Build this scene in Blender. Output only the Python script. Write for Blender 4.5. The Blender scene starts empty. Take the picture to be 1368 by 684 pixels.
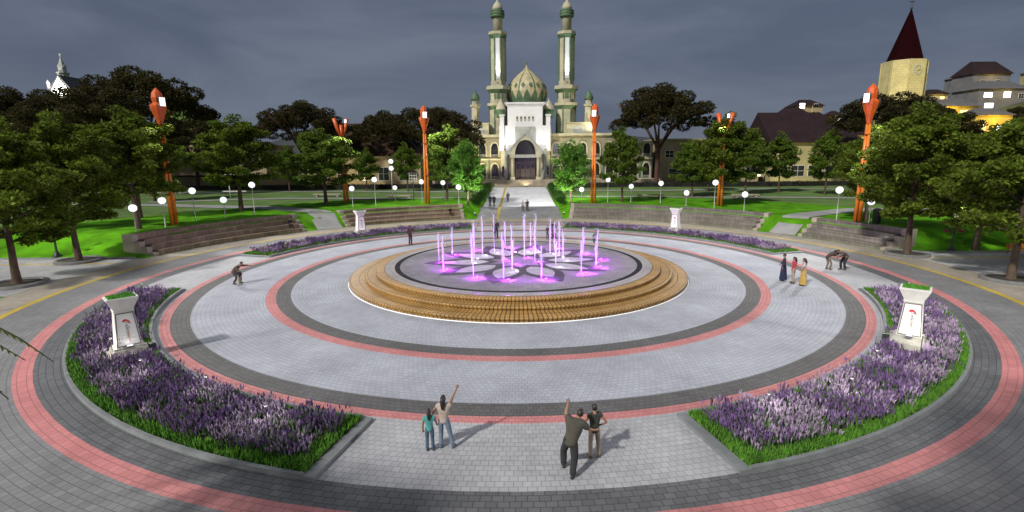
import bpy, bmesh, math, random
import numpy as np
from mathutils import Vector, Matrix, Euler, Quaternion
R = math.radians
PI = math.pi
scene = bpy.context.scene
COL = scene.collection
rnd = random.Random(7)

# ------------------------------------------------------------------ camera
cam_d = bpy.data.cameras.new('camera')
cam = bpy.data.objects.new('camera', cam_d); COL.objects.link(cam)
cam_d.sensor_width = 36.0
cam_d.lens = 684.92 / 1368 * 36
cam_d.shift_x = -0.0088
cam_d.clip_end = 3000
cam.matrix_world = Matrix.Translation((0.1908, -39.4164, 9.0)) @ Matrix.Rotation(PI/2 - .1943, 4, 'X') @ Matrix.Rotation(-.0074, 4, 'Z')
scene.camera = cam

# ------------------------------------------------------------------ sky, moonlight, exposure
SUN_EL, SUN_AZ = R(40), R(222)
w = bpy.data.worlds.new('World'); scene.world = w; w.use_nodes = True
nt = w.node_tree; N = nt.nodes; L = nt.links; N.clear()
out = N.new('ShaderNodeOutputWorld'); bg = N.new('ShaderNodeBackground'); L.new(bg.outputs[0], out.inputs[0])
sky = N.new('ShaderNodeTexSky'); sky.sky_type = 'NISHITA'; sky.sun_disc = False
sky.sun_elevation = SUN_EL; sky.sun_rotation = SUN_AZ
tc = N.new('ShaderNodeTexCoord'); mp = N.new('ShaderNodeMapping'); mp.inputs['Scale'].default_value = (1.3, 1.3, 5)
mp.inputs['Rotation'].default_value = (0, R(12), 0)
ns = N.new('ShaderNodeTexNoise'); ns.inputs['Scale'].default_value = 1.7; ns.inputs['Detail'].default_value = 6; ns.inputs['Roughness'].default_value = .55; ns.inputs['Distortion'].default_value = .5
cr = N.new('ShaderNodeValToRGB')
cr.color_ramp.elements[0].position = .37; cr.color_ramp.elements[0].color = (1.0, 1.2, 1.78, 1)
cr.color_ramp.elements[1].position = .66; cr.color_ramp.elements[1].color = (1.6, 1.88, 2.52, 1)
mixn = N.new('ShaderNodeMix'); mixn.data_type = 'RGBA'; mixn.inputs['Factor'].default_value = .95
L.new(tc.outputs['Generated'], mp.inputs[0]); L.new(mp.outputs[0], ns.inputs['Vector']); L.new(ns.outputs['Fac'], cr.inputs[0])
L.new(sky.outputs[0], mixn.inputs['A']); L.new(cr.outputs[0], mixn.inputs['B']); L.new(mixn.outputs['Result'], bg.inputs[0])
bg.inputs['Strength'].default_value = 0.070

sd = bpy.data.lights.new('moon', 'SUN'); sun = bpy.data.objects.new('moon', sd); COL.objects.link(sun)
sd.energy = 3.0; sd.angle = R(3); sd.color = (1, .96, .9)
sdir = Vector((math.sin(SUN_AZ)*math.cos(SUN_EL), math.cos(SUN_AZ)*math.cos(SUN_EL), math.sin(SUN_EL)))
sun.rotation_euler = sdir.to_track_quat('Z', 'Y').to_euler()
vs = scene.view_settings
vs.view_transform = 'Standard'; vs.look = 'None'; vs.gamma = 1; vs.exposure = 0.4; vs.use_curve_mapping = False
try:
    scene.cycles.use_denoising = True
    scene.cycles.max_bounces = 6; scene.cycles.transparent_max_bounces = 16
    scene.cycles.sample_clamp_indirect = 4.0
except Exception: pass

# ------------------------------------------------------------------ materials
def mat(name, color, rough=.7, var=.12, scale=3.0, metal=0, bump=0.0, bscale=20, emit=None, estr=0, island=0.0, alpha=1, trans=0, spec=None):
    m = bpy.data.materials.new(name); m.use_nodes = True
    t = m.node_tree; n = t.nodes; l = t.links; b = n['Principled BSDF']
    b.inputs['Roughness'].default_value = rough; b.inputs['Metallic'].default_value = metal
    if spec is not None: b.inputs['Specular IOR Level'].default_value = spec
    if trans: b.inputs['Transmission Weight'].default_value = trans
    if alpha < 1: b.inputs['Alpha'].default_value = alpha
    c = (*color, 1)
    b.inputs['Base Color'].default_value = c
    if var > 0 or island > 0:
        co = n.new('ShaderNodeTexCoord'); no = n.new('ShaderNodeTexNoise'); no.inputs['Scale'].default_value = scale; no.inputs['Detail'].default_value = 5
        l.new(co.outputs['Object'], no.inputs['Vector'])
        mr = n.new('ShaderNodeMapRange'); mr.inputs['From Min'].default_value = .3; mr.inputs['From Max'].default_value = .7
        mr.inputs['To Min'].default_value = 1 - var; mr.inputs['To Max'].default_value = 1 + var
        l.new(no.outputs['Fac'], mr.inputs['Value']); fac = mr.outputs[0]
        if island > 0:
            g = n.new('ShaderNodeNewGeometry'); m2 = n.new('ShaderNodeMapRange')
            m2.inputs['To Min'].default_value = 1 - island; m2.inputs['To Max'].default_value = 1 + island
            l.new(g.outputs['Random Per Island'], m2.inputs['Value'])
            mu = n.new('ShaderNodeMath'); mu.operation = 'MULTIPLY'; l.new(fac, mu.inputs[0]); l.new(m2.outputs[0], mu.inputs[1]); fac = mu.outputs[0]
        sc = n.new('ShaderNodeVectorMath'); sc.operation = 'SCALE'; sc.inputs[0].default_value = color; l.new(fac, sc.inputs['Scale'])
        l.new(sc.outputs[0], b.inputs['Base Color'])
    if bump > 0:
        co2 = n.new('ShaderNodeTexCoord'); nb = n.new('ShaderNodeTexNoise'); nb.inputs['Scale'].default_value = bscale; nb.inputs['Detail'].default_value = 6
        l.new(co2.outputs['Object'], nb.inputs['Vector']); bp = n.new('ShaderNodeBump'); bp.inputs['Strength'].default_value = bump; bp.inputs['Distance'].default_value = .05
        l.new(nb.outputs['Fac'], bp.inputs['Height']); l.new(bp.outputs[0], b.inputs['Normal'])
    if emit:
        b.inputs['Emission Color'].default_value = (*emit, 1); b.inputs['Emission Strength'].default_value = estr
    return m

def brick_mat(name, c1, c2, mortar, bw, bh, msize=.012, polar=None, spec=.22, rough=.75, stain=.2, bump=.35, offset=.5, axes=None):
    """paving / masonry; polar=R: bricks laid in rings (R = ring radius), axes e.g. 'XZ' for walls"""
    m = bpy.data.materials.new(name); m.use_nodes = True
    t = m.node_tree; n = t.nodes; l = t.links; b = n['Principled BSDF']; b.inputs['Roughness'].default_value = rough
    if spec is not None: b.inputs['Specular IOR Level'].default_value = spec
    co = n.new('ShaderNodeTexCoord'); sep = n.new('ShaderNodeSeparateXYZ'); l.new(co.outputs['Object'], sep.inputs[0])
    cmb = n.new('ShaderNodeCombineXYZ')
    if polar:
        at = n.new('ShaderNodeMath'); at.operation = 'ARCTAN2'; l.new(sep.outputs['Y'], at.inputs[0]); l.new(sep.outputs['X'], at.inputs[1])
        mu = n.new('ShaderNodeMath'); mu.operation = 'MULTIPLY'; l.new(at.outputs[0], mu.inputs[0])
        mu.inputs[1].default_value = round(2*PI*polar/bw)*bw/(2*PI)
        ln = n.new('ShaderNodeVectorMath'); ln.operation = 'LENGTH'
        flat = n.new('ShaderNodeCombineXYZ'); l.new(sep.outputs['X'], flat.inputs[0]); l.new(sep.outputs['Y'], flat.inputs[1]); l.new(flat.outputs[0], ln.inputs[0])
        l.new(mu.outputs[0], cmb.inputs[0]); l.new(ln.outputs['Value'], cmb.inputs[1])
    else:
        ax = axes or 'XY'
        l.new(sep.outputs[ax[0]], cmb.inputs[0]); l.new(sep.outputs[ax[1]], cmb.inputs[1])
    br = n.new('ShaderNodeTexBrick'); br.offset = offset
    br.inputs['Scale'].default_value = 1; br.inputs['Brick Width'].default_value = bw; br.inputs['Row Height'].default_value = bh
    br.inputs['Mortar Size'].default_value = msize; br.inputs['Mortar Smooth'].default_value = .3; br.inputs['Bias'].default_value = 0
    br.inputs['Color1'].default_value = (*c1, 1); br.inputs['Color2'].default_value = (*c2, 1); br.inputs['Mortar'].default_value = (*mortar, 1)
    l.new(cmb.outputs[0], br.inputs['Vector'])
    no = n.new('ShaderNodeTexNoise'); no.inputs['Scale'].default_value = .35; no.inputs['Detail'].default_value = 7; no.inputs['Roughness'].default_value = .62
    l.new(co.outputs['Object'], no.inputs['Vector'])
    mr = n.new('ShaderNodeMapRange'); mr.inputs['From Min'].default_value = .3; mr.inputs['From Max'].default_value = .7
    mr.inputs['To Min'].default_value = 1 - stain; mr.inputs['To Max'].default_value = 1 + stain*.7; l.new(no.outputs['Fac'], mr.inputs['Value'])
    sc = n.new('ShaderNodeVectorMath'); sc.operation = 'SCALE'; l.new(br.outputs['Color'], sc.inputs[0]); l.new(mr.outputs[0], sc.inputs['Scale'])
    l.new(sc.outputs[0], b.inputs['Base Color'])
    bp = n.new('ShaderNodeBump'); bp.inputs['Strength'].default_value = bump; bp.inputs['Distance'].default_value = .02; bp.invert = True
    l.new(br.outputs['Fac'], bp.inputs['Height']); l.new(bp.outputs[0], b.inputs['Normal'])
    return m

def lum(name, color, s):
    return mat(name, color, .5, 0, emit=color, estr=s)

# ------------------------------------------------------------------ mesh builder
class MB:
    def __init__(s): s.v = []; s.f = []; s.mi = []; s.sm = []
    def add(s, vs, fs, mi=0, smooth=False):
        o = len(s.v); s.v += [tuple(p) for p in vs]
        for f in fs: s.f.append([i+o for i in f]); s.mi.append(mi); s.sm.append(smooth)
        return s
    def box(s, c, d, rz=0, mi=0, taper=1.0, tapery=None):
        ty = taper if tapery is None else tapery
        x, y, z = d[0]/2, d[1]/2, d[2]/2; vs = []
        ca, sa = math.cos(rz), math.sin(rz)
        for (a, b, e) in ((-1,-1,-1),(1,-1,-1),(1,1,-1),(-1,1,-1),(-1,-1,1),(1,-1,1),(1,1,1),(-1,1,1)):
            px, py = a*x*(taper if e > 0 else 1), b*y*(ty if e > 0 else 1)
            vs.append((c[0]+px*ca-py*sa, c[1]+px*sa+py*ca, c[2]+e*z))
        return s.add(vs, [(0,3,2,1),(4,5,6,7),(0,1,5,4),(1,2,6,5),(2,3,7,6),(3,0,4,7)], mi)
    def lathe(s, prof, n=16, c=(0,0,0), mi=0, smooth=True, rot=0, cap=True, sx=1, sy=1):
        vs = []; fs = []
        for (r, z) in prof:
            for i in range(n):
                a = 2*PI*i/n + rot; vs.append((c[0]+sx*r*math.cos(a), c[1]+sy*r*math.sin(a), c[2]+z))
        for k in range(len(prof)-1):
            for i in range(n):
                j = (i+1) % n; fs.append((k*n+i, k*n+j, (k+1)*n+j, (k+1)*n+i))
        if cap:
            fs.append(tuple(reversed(range(n)))); fs.append(tuple((len(prof)-1)*n+i for i in range(n)))
        return s.add(vs, fs, mi, smooth)
    def tube(s, pts, rads, n=8, mi=0, smooth=True):
        pts = [Vector(p) for p in pts]; vs = []; fs = []
        up = Vector((.13, .31, .94))
        for k, p in enumerate(pts):
            d = (pts[min(k+1, len(pts)-1)] - pts[max(k-1, 0)]).normalized()
            a = d.cross(up)
            if a.length < 1e-3: a = d.cross(Vector((1, 0, 0)))
            a.normalize(); b = d.cross(a)
            r = rads[k] if hasattr(rads, '__len__') else rads
            for i in range(n):
                t = 2*PI*i/n; vs.append(p + a*(r*math.cos(t)) + b*(r*math.sin(t)))
        for k in range(len(pts)-1):
            for i in range(n):
                j = (i+1) % n; fs.append((k*n+i, k*n+j, (k+1)*n+j, (k+1)*n+i))
        fs.append(tuple(reversed(range(n)))); fs.append(tuple((len(pts)-1)*n+i for i in range(n)))
        return s.add(vs, fs, mi, smooth)
    def ring(s, r0, r1, z, a0=0, a1=360, seg=96, mi=0, th=None):
        """flat annulus sector; th: thickness downward"""
        full = abs(a1-a0-360) < 1e-6; m = seg if full else seg+1; vs = []; fs = []
        for i in range(m):
            a = R(a0+(a1-a0)*i/seg); c_, s_ = math.cos(a), math.sin(a)
            vs += [(r0*c_, r0*s_, z), (r1*c_, r1*s_, z)]
            if th: vs += [(r0*c_, r0*s_, z-th), (r1*c_, r1*s_, z-th)]
        k = 4 if th else 2
        for i in range(seg):
            a = i*k; b = ((i+1) % m)*k
            fs.append((a, a+1, b+1, b))
            if th: fs += [(a+1, a+3, b+3, b+1), (a, b, b+2, a+2), (a+2, b+2, b+3, a+3)]
        if th and not full:
            fs.append((0, 2, 3, 1)); e = (m-1)*k; fs.append((e, e+1, e+3, e+2))
        return s.add(vs, fs, mi)
    def sphere(s, c, r, n=12, m=8, mi=0, sc=(1,1,1)):
        prof = [(r*math.sin(PI*k/m), -r*math.cos(PI*k/m)) for k in range(m+1)]
        prof[0] = (r*.02, -r); prof[-1] = (r*.02, r)
        o = len(s.v); s.lathe(prof, n, (0,0,0), mi)
        for i in range(o, len(s.v)):
            p = s.v[i]; s.v[i] = (c[0]+p[0]*sc[0], c[1]+p[1]*sc[1], c[2]+p[2]*sc[2])
        return s
    def prism(s, poly, y0, y1, mi=0):
        """poly in XZ extruded along Y"""
        n = len(poly); vs = [(x, y0, z) for x, z in poly] + [(x, y1, z) for x, z in poly]
        fs = [tuple(range(n)), tuple(reversed(range(n, 2*n)))]
        for i in range(n): j = (i+1) % n; fs.append((i, i+n, j+n, j))
        return s.add(vs, fs, mi)
    def mesh(s, name, mats):
        me = bpy.data.meshes.new(name); me.from_pydata(s.v, [], s.f)
        for m in (mats if isinstance(mats, (list, tuple)) else [mats]): me.materials.append(m)
        me.polygons.foreach_set('material_index', s.mi); me.polygons.foreach_set('use_smooth', s.sm); me.update()
        return me
    def build(s, name, mats, parent=None, loc=None):
        return link(name, s.mesh(name, mats), parent, loc)

def link(name, me, parent=None, loc=None, rot=None):
    o = bpy.data.objects.new(name, me); COL.objects.link(o)
    if parent: o.parent = parent
    if loc is not None: o.location = loc
    if rot is not None: o.rotation_euler = rot
    return o
def tag(o, label=None, cat=None, group=None, kind=None):
    if label: o['label'] = label
    if cat: o['category'] = cat
    if group: o['group'] = group
    if kind: o['kind'] = kind
    return o
def thing(name, label, cat, loc=(0,0,0), rz=0, group=None, sc=1.0):
    o = bpy.data.objects.new(name, None); COL.objects.link(o); o.empty_display_size = .3
    o.location = loc; o.rotation_euler = (0, 0, rz); o.scale = (sc, sc, sc) if not hasattr(sc, '__len__') else sc
    return tag(o, label, cat, group)
def struct(name, mb, m): return tag(mb.build(name, m), kind='structure')
def dup(root, loc, rz=0, label=None, group=None, sc=None):
    r = root.copy(); COL.objects.link(r); r.location = loc; r.rotation_euler = (0, 0, rz)
    if sc: r.scale = (sc, sc, sc) if not hasattr(sc, '__len__') else sc
    if label: r['label'] = label
    if group: r['group'] = group
    for ch in list(root.children):
        c = ch.copy(); COL.objects.link(c); c.parent = r
        for g_ in list(ch.children):
            d = g_.copy(); COL.objects.link(d); d.parent = c
    return r
def lamp(kind, name, loc, energy, color=(1,1,1), parent=None, target=None, size=.2, spot=90, blend=.6):
    d = bpy.data.lights.new(name, kind); d.energy = energy; d.color = color
    d.shadow_soft_size = size
    if kind == 'SPOT': d.spot_size = R(spot); d.spot_blend = blend
    o = bpy.data.objects.new(name, d); COL.objects.link(o); o.location = loc
    if target is not None:
        o.rotation_euler = (Vector(loc)-Vector(target)).to_track_quat('Z', 'Y').to_euler()
    if parent: o.parent = parent
    return o
def smooth(t): t = max(0, min(1, t)); return t*t*(3-2*t)

# ------------------------------------------------------------------ terrain
PLAT = 1.8
def path_z(y): return .9*smooth((y-34.6)/8.0) + .9*smooth((y-44)/34.0)
def hf(x, y):
    r = math.hypot(x, y)
    b = PLAT*smooth((r-34.7)/3.3)
    b = min(b, PLAT*smooth((abs(y)-6.5)/6.5)) if abs(x) > 20 else b
    b += .16*math.sin(x*.13+1)*math.cos(y*.11)*smooth((r-46)/10) * smooth((abs(y)-14)/10)
    if y > 30:
        wgt = smooth((abs(x)-6.2)/2.2); b = path_z(y)*(1-wgt) + b*wgt
    return b

M = {}
M['grass'] = mat('grass', (.075, .235, .006), .95, .42, .5, bump=1.0, bscale=7, spec=.1)
M['grass2'] = mat('dim_grass', (.08, .145, .025), .95, .3, .3, bump=.8, bscale=6)  # weaker light on the far lawn is put into this duller green
LIGHT = ((.355,.368,.415), (.315,.328,.372), (.215,.225,.26))
def paver(name, cols, polar, bw=.235, bh=.235, **k): return brick_mat(name, *cols, bw, bh, polar=polar, **k)
M['pav_in'] = paver('light_paving_inner', LIGHT, 14.5)
M['pav_mid'] = paver('light_paving_middle', LIGHT, 20)
M['pav_out'] = paver('light_paving_outer', ((.36,.362,.38), (.315,.318,.335), (.205,.207,.22)), 25.5, .25, .25)
DARK = ((.115,.114,.114), (.092,.091,.091), (.052,.051,.051))
PINK = ((.50,.20,.195), (.43,.165,.165), (.25,.11,.11))
M['dk_a'] = paver('dark_band_inner', DARK, 16.8); M['pk_a'] = paver('pink_band_inner', PINK, 17.6, .23, .23)
M['dk_b'] = paver('dark_band_middle', DARK, 22.3); M['pk_b'] = paver('pink_band_middle', PINK, 23.1, .23, .2)
M['dk_c'] = paver('dark_band_outer', ((.13,.132,.14), (.10,.103,.11), (.045,.046,.05)), 27.5, .32, .24); M['pk_c'] = paver('pink_band_outer', PINK, 28.3, .3, .3)
M['road'] = paver('grey_ring_paving', ((.20,.20,.205), (.165,.165,.17), (.09,.09,.095)), 30, .3, .24)
M['yellow'] = paver('yellow_tactile_paving', ((.50,.36,.05), (.42,.30,.045), (.2,.15,.04)), 32, .3, .3)
M['pav_rim'] = paver('tan_rim_paving', ((.32,.285,.235), (.27,.24,.20), (.14,.13,.11)), 33.5, .3, .3)
M['pav_xy'] = brick_mat('walkway_paving', (.36,.36,.37), (.30,.30,.31), (.17,.17,.17), .3, .3, axes='XY')
M['pav_n'] = brick_mat('avenue_paving', (.56,.56,.58), (.51,.51,.53), (.36,.36,.37), .6, .6, axes='XY')
M['ramp'] = brick_mat('ramp_paving', (.24,.24,.25), (.205,.205,.21), (.13,.13,.13), .6, .6, axes='XY')
M['path'] = mat('lawn_path', (.26,.26,.25), .85, .15, .8)
M['soil'] = mat('soil', (.03,.025,.018), .95, .4, 4, bump=.5)
M['kerb'] = mat('kerb_concrete', (.22,.225,.23), .8, .15, 2)
M['ground'] = mat('ground', (.03,.045,.018), .95, .3, .1)

g = MB(); g.add([(-1800,-900,-.35),(1800,-900,-.35),(1800,2600,-.35),(-1800,2600,-.35)], [(0,1,2,3)]); struct('ground', g, M['ground'])

# lawn: polar height field outside the plaza (the plain south of the plaza as well)
g = MB(); rs = [34.6+.55*i for i in range(13)] + [42+1.6*i for i in range(26)] + [84+5*i for i in range(17)]
nt_ = 300; vs = []; fs = []
for r in rs:
    for i in range(nt_):
        a = 2*PI*i/nt_; x, y = r*math.cos(a), r*math.sin(a); vs.append((x, y, hf(x, y)-.03))
for k in range(len(rs)-1):
    for i in range(nt_):
        j = (i+1) % nt_; fs.append((k*nt_+i, (k+1)*nt_+i, (k+1)*nt_+j, k*nt_+j))
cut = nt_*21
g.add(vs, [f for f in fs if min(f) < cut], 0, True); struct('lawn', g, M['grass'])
g = MB(); g.add(vs, [f for f in fs if min(f) >= cut], 0, True); struct('dim_far_lawn', g, M['grass2'])  # same lawn farther out, darkened by colour for the dimmer light there

# ------------------------------------------------------------------ plaza rings
def ringobj(name, r0, r1, m, z=0.0): struct(name, MB().ring(r0, r1, z, seg=112), m)
ringobj('plaza_paving', 0.01, 16.45, M['pav_in'])
ringobj('plaza_dark_band', 16.45, 17.35, M['dk_a']); ringobj('plaza_pink_band', 17.35, 17.95, M['pk_a'])
ringobj('plaza_paving', 17.95, 21.9, M['pav_mid'])
ringobj('plaza_dark_band', 21.9, 22.85, M['dk_b']); ringobj('plaza_pink_band', 22.85, 23.33, M['pk_b'])
ringobj('plaza_paving', 23.33, 26.95, M['pav_out'])
ringobj('plaza_dark_band', 26.95, 28.02, M['dk_c']); ringobj('plaza_pink_band', 28.02, 28.66, M['pk_c'])
ringobj('plaza_ring_road', 28.66, 31.7, M['road']); ringobj('plaza_yellow_line', 31.7, 32.12, M['yellow'])
ringobj('plaza_rim_paving', 32.12, 34.75, M['pav_rim'])
# walkways west, east and south, flush with the plaza
for sx, nm in ((-1, 'walkway'), (1, 'walkway')):
    g = MB(); vs = []; n = 14
    for i in range(n+1):
        y = -6.4+12.8*i/n; x0 = math.sqrt(34.75**2-y*y); vs += [(sx*x0, y, 0), (sx*125, y, 0)]
    g.add(vs, [(2*i, 2*i+1, 2*i+3, 2*i+2) for i in range(n)]); struct(nm, g, M['pav_xy'])
    g = MB(); g.box((sx*72, 4.2, .004), (74, .32, .008)); struct('walkway_yellow_line', g, M['yellow'])
    g = MB()
    for yy in (6.45, -6.45): g.box((sx*80, yy, .06), (90, .16, .14))
    struct('kerb', g, M['kerb'])
g = MB(); vs = []
for i in range(15):
    x = -6.4+12.8*i/14; y0 = -math.sqrt(34.75**2-x*x); vs += [(x, y0, 0.0), (x, -80, 0.0)]
g.add(vs, [(2*i, 2*i+1, 2*i+3, 2*i+2) for i in range(14)]); struct('walkway', g, M['pav_xy'])
# northern avenue: ramp then light paving up to the mosque
def drape(name, m, ptsL, ptsR, lift=.012, nx=6, zf=None):
    g = MB(); n = len(ptsL); vs = []
    for (a, b) in zip(ptsL, ptsR):
        for k in range(nx+1):
            t = k/nx; x, y = a[0]+(b[0]-a[0])*t, a[1]+(b[1]-a[1])*t; vs.append((x, y, (zf or hf)(x, y)+lift))
    fs = [(i*(nx+1)+k, i*(nx+1)+k+1, (i+1)*(nx+1)+k+1, (i+1)*(nx+1)+k) for i in range(n-1) for k in range(nx)]
    g.add(vs, fs, 0, True); return struct(name, g, m)
ys = [math.sqrt(34.7**2-6.2**2)+.0*i for i in range(1)] + [35.2+.5*i for i in range(15)]
pz = lambda x, y: path_z(y)
g = MB(); vs = []
cols = [-6.25+12.5*k/20 for k in range(21)]; rows = 18
for i in range(rows+1):
    for x in cols:
        y0 = math.sqrt(34.75**2-x*x); y = y0+(42.5-y0)*i/rows; vs.append((x, y, path_z(y)+.004))
g.add(vs, [(i*21+k, i*21+k+1, (i+1)*21+k+1, (i+1)*21+k) for i in range(rows) for k in range(20)], 0, True); struct('avenue_ramp', g, M['ramp'])
ny = [42.5+1.5*i for i in range(25)]
drape('avenue', M['pav_n'], [(-5.9, y) for y in ny], [(5.9, y) for y in ny], .004, zf=pz)
g = MB(); vs = []; yy = [35+.8*i for i in range(58)]
for y in yy: vs += [(-3.35, y, path_z(y)+.012), (-2.95, y, path_z(y)+.012)]
g.add(vs, [(2*i, 2*i+1, 2*i+3, 2*i+2) for i in range(57)]); struct('avenue_yellow_line', g, M['yellow'])
# pale paths over the lawn
def path(pts, wd):
    Lp, Rp = [], []
    P = [Vector(p) for p in pts]; Q = []
    for a, b in zip(P[:-1], P[1:]):
        k = max(2, int((b-a).length/1.2)); Q += [a.lerp(b, i/k) for i in range(k)]
    Q.append(P[-1])
    for i, p in enumerate(Q):
        d = (Q[min(i+1, len(Q)-1)]-Q[max(i-1, 0)]).normalized(); nn = Vector((-d.y, d.x))*wd/2
        Lp.append(p+nn); Rp.append(p-nn)
    drape('path', M['path'], Lp, Rp, .03, 3)
path([(-23.9,25.0),(-27.5,29.5),(-38,36),(-55,40),(-75,42)], 3.2)
path([(29.7,18.0),(34.5,21.5),(44,27),(70,31)], 3.0)
path([(-7.3,50),(-20,51),(-40,50),(-62,46)], 2.2)
path([(7.3,50),(20,50),(38,47),(60,42)], 2.2)
path([(-7.2,66),(-40,68),(-90,70)], 2.6); path([(7.2,66),(40,66),(90,64)], 2.6)

# ------------------------------------------------------------------ seat walls (terraces)
M['stone'] = brick_mat('seat_stone', (.27,.215,.145), (.20,.155,.10), (.09,.07,.05), .55, .16, .018, polar=36, rough=.9, stain=.3, bump=.8)
M['stone_g'] = brick_mat('seat_stone_grey', (.215,.20,.165), (.165,.15,.125), (.08,.07,.06), .55, .16, .018, polar=36, rough=.9, stain=.3, bump=.8)
M['endwall'] = mat('end_wall_render', (.33,.29,.23), .85, .18, 1.5, bump=.3)
def arcprofile(prof, a0, a1, seg):
    vs = []; n = len(prof); fs = []
    for i in range(seg+1):
        a = R(a0+(a1-a0)*i/seg)
        for (r, z) in prof: vs.append((r*math.cos(a), r*math.sin(a), z))
    for i in range(seg):
        for k in range(n): j = (k+1) % n; fs.append((i*n+k, i*n+j, (i+1)*n+j, (i+1)*n+k))
    fs.append(tuple(range(n))); fs.append(tuple(reversed(range(seg*n, seg*n+n))))
    return vs, fs
def seat_wall(a0, a1, m, label):
    t = thing('seat_wall', label, 'stone terrace', (0, 0, 0), 0, 'stepped stone terraces round the plaza')
    da = R(.0)
    for k in range(4):
        r0 = 34.75+.8*k; z0, z1 = .475*k, .475*(k+1)
        # riser set back under an overhanging nosing; successive tiers start a little further along the arc
        prof = [(r0+.07, z0-.02 if k else -.1), (r0+.07, z1-.13), (r0, z1-.13), (r0, z1-.002), (r0+.86 if k < 3 else r0+.95, z1-.002), (r0+.86 if k < 3 else r0+.95, z0-.02 if k else -.1)]
        vs, fs = arcprofile(prof, a0+.45*k*.0+.9, a1-.9, max(8, int(abs(a1-a0))))
        MB().add(vs, fs).build('tier', m, t)
    for s in (0, 1):
        b0, b1 = (a0, a0+.88) if s == 0 else (a1-.88, a1)
        prof = [(34.85, -.1), (34.85, .30), (35.55, .30), (35.55, .78), (36.35, .78), (36.35, 1.25), (37.1, 1.25), (37.1, 1.93), (38.25, 1.93), (38.25, -.1)]
        vs, fs = arcprofile(prof, b0, b1, 3); MB().add(vs, fs).build('end_wall', M['endwall'], t)
    return t
seat_wall(138.6, 167.5, M['stone'], 'brown stepped stone terrace on the far left beside the bright sloping lawn')
seat_wall(103, 130, M['stone'], 'brown stepped stone terrace left of the avenue behind a pale pedestal')
seat_wall(36.2, 78.2, M['stone_g'], 'longest stepped stone terrace right of the avenue behind a pale pedestal')
seat_wall(12.3, 28.2, M['stone_g'], 'short grey stepped stone terrace on the right with a pale end wall')

# ------------------------------------------------------------------ fountain
fo = thing('fountain', 'large round fountain with golden steps, wet grey deck and purple lit jets', 'fountain')
M['gold'] = brick_mat('golden_step_stone', (.43,.26,.09), (.34,.195,.06), (.11,.06,.022), .24, .6, .035, polar=11.5, spec=.2, rough=.5, stain=.2, bump=.6, offset=0)
M['goldtop'] = brick_mat('golden_step_top', (.5,.33,.14), (.43,.28,.11), (.2,.12,.05), .42, .6, .03, polar=11.5, rough=.45, stain=.2, bump=.5, offset=0)
FZ = .85
for k, (r0, r1, z0, z1) in enumerate(((12.7, 11.75, 0, .31), (11.6, 10.9, .30, .58), (10.75, 10.12, .57, .83))):
    prof = [(r0-.13, z0-.01), (r0-.13, z1-.13), (r0-.02, z1-.125), (r0, z1-.04), (r0-.04, z1), (r1-.3, z1)]
    g = MB(); n = 112
    g.lathe(prof, n, (0,0,0), 0, False, cap=False); g.build('step', M['gold'], fo)
M['deck'] = brick_mat('fountain_deck_stone', (.235,.235,.238), (.20,.20,.205), (.135,.135,.14), .6, .6, .012, axes='XY', rough=.5, spec=0.0, stain=.25, bump=.15)
M['deckrim'] = paver('fountain_rim_stone', ((.30,.29,.28), (.26,.25,.245), (.15,.15,.15)), 9.8, .5, .65, rough=.5, spec=.04)
M['deckdark'] = mat('dark_inlay', (.035,.036,.04), .5, .15, 2, spec=0.0)
MB().ring(9.46, 10.16, FZ, seg=112, th=.06).build('rim', M['deckrim'], fo)
MB().ring(9.08, 9.46, FZ, seg=112).build('dark_ring', M['deckdark'], fo)
MB().ring(.01, 9.08, FZ, seg=112).build('deck', M['deck'], fo)
M['inlay'] = mat('grey_inlay', (.085,.085,.088), .5, .2, 2, spec=0.0)
M['petal'] = mat('pale_petal_tile', (.34,.338,.35), .5, .15, 2, spec=0.0)
def petal_poly(r0, r1, hw, n=9):
    up_ = [(r0+(r1-r0)*i/n, hw*math.sin(PI*(i/n)**.85)**.9) for i in range(n+1)]
    return [(x, -y) for x, y in up_]+[(x, y) for x, y in up_[-2:0:-1]]
for k in range(10):
    a = R(5+36*k); ca, sa = math.cos(a), math.sin(a)
    def P(q, z): return [(x*ca-y*sa, x*sa+y*ca, z) for x, y in q]
    o_ = petal_poly(1.6, 7.4, 1.42); i_ = petal_poly(2.3, 6.0, .92); n_ = len(o_)
    z = FZ+.004+.0005*(k % 2)
    MB().add(P(o_, z)+P(i_, z), [(m, (m+1) % n_, n_+(m+1) % n_, n_+m) for m in range(n_)]).build('petal_outline', M['inlay'], fo)
    MB().add(P(i_, z), [tuple(range(n_))]).build('petal', M['petal'], fo)
M['led'] = lum('white_strip_light', (1, .97, .92), .3)
MB().ring(12.72, 12.752, .035, seg=112, th=.03).build('light_strip', M['led'], fo)
M['water'] = mat('jet_water', (.86,.84,.95), .3, .1, 6, trans=.35, alpha=.45)
M['lensp'] = lum('purple_lens', (.55, .05, 1), 5); M['lensw'] = lum('white_lens', (.9, .85, 1), 1.2); M['lensg'] = lum('garden_lens', (.9, .9, .85), .5); M['fix'] = mat('lamp_fixture', (.08,.08,.085), .4, .1)
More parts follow.
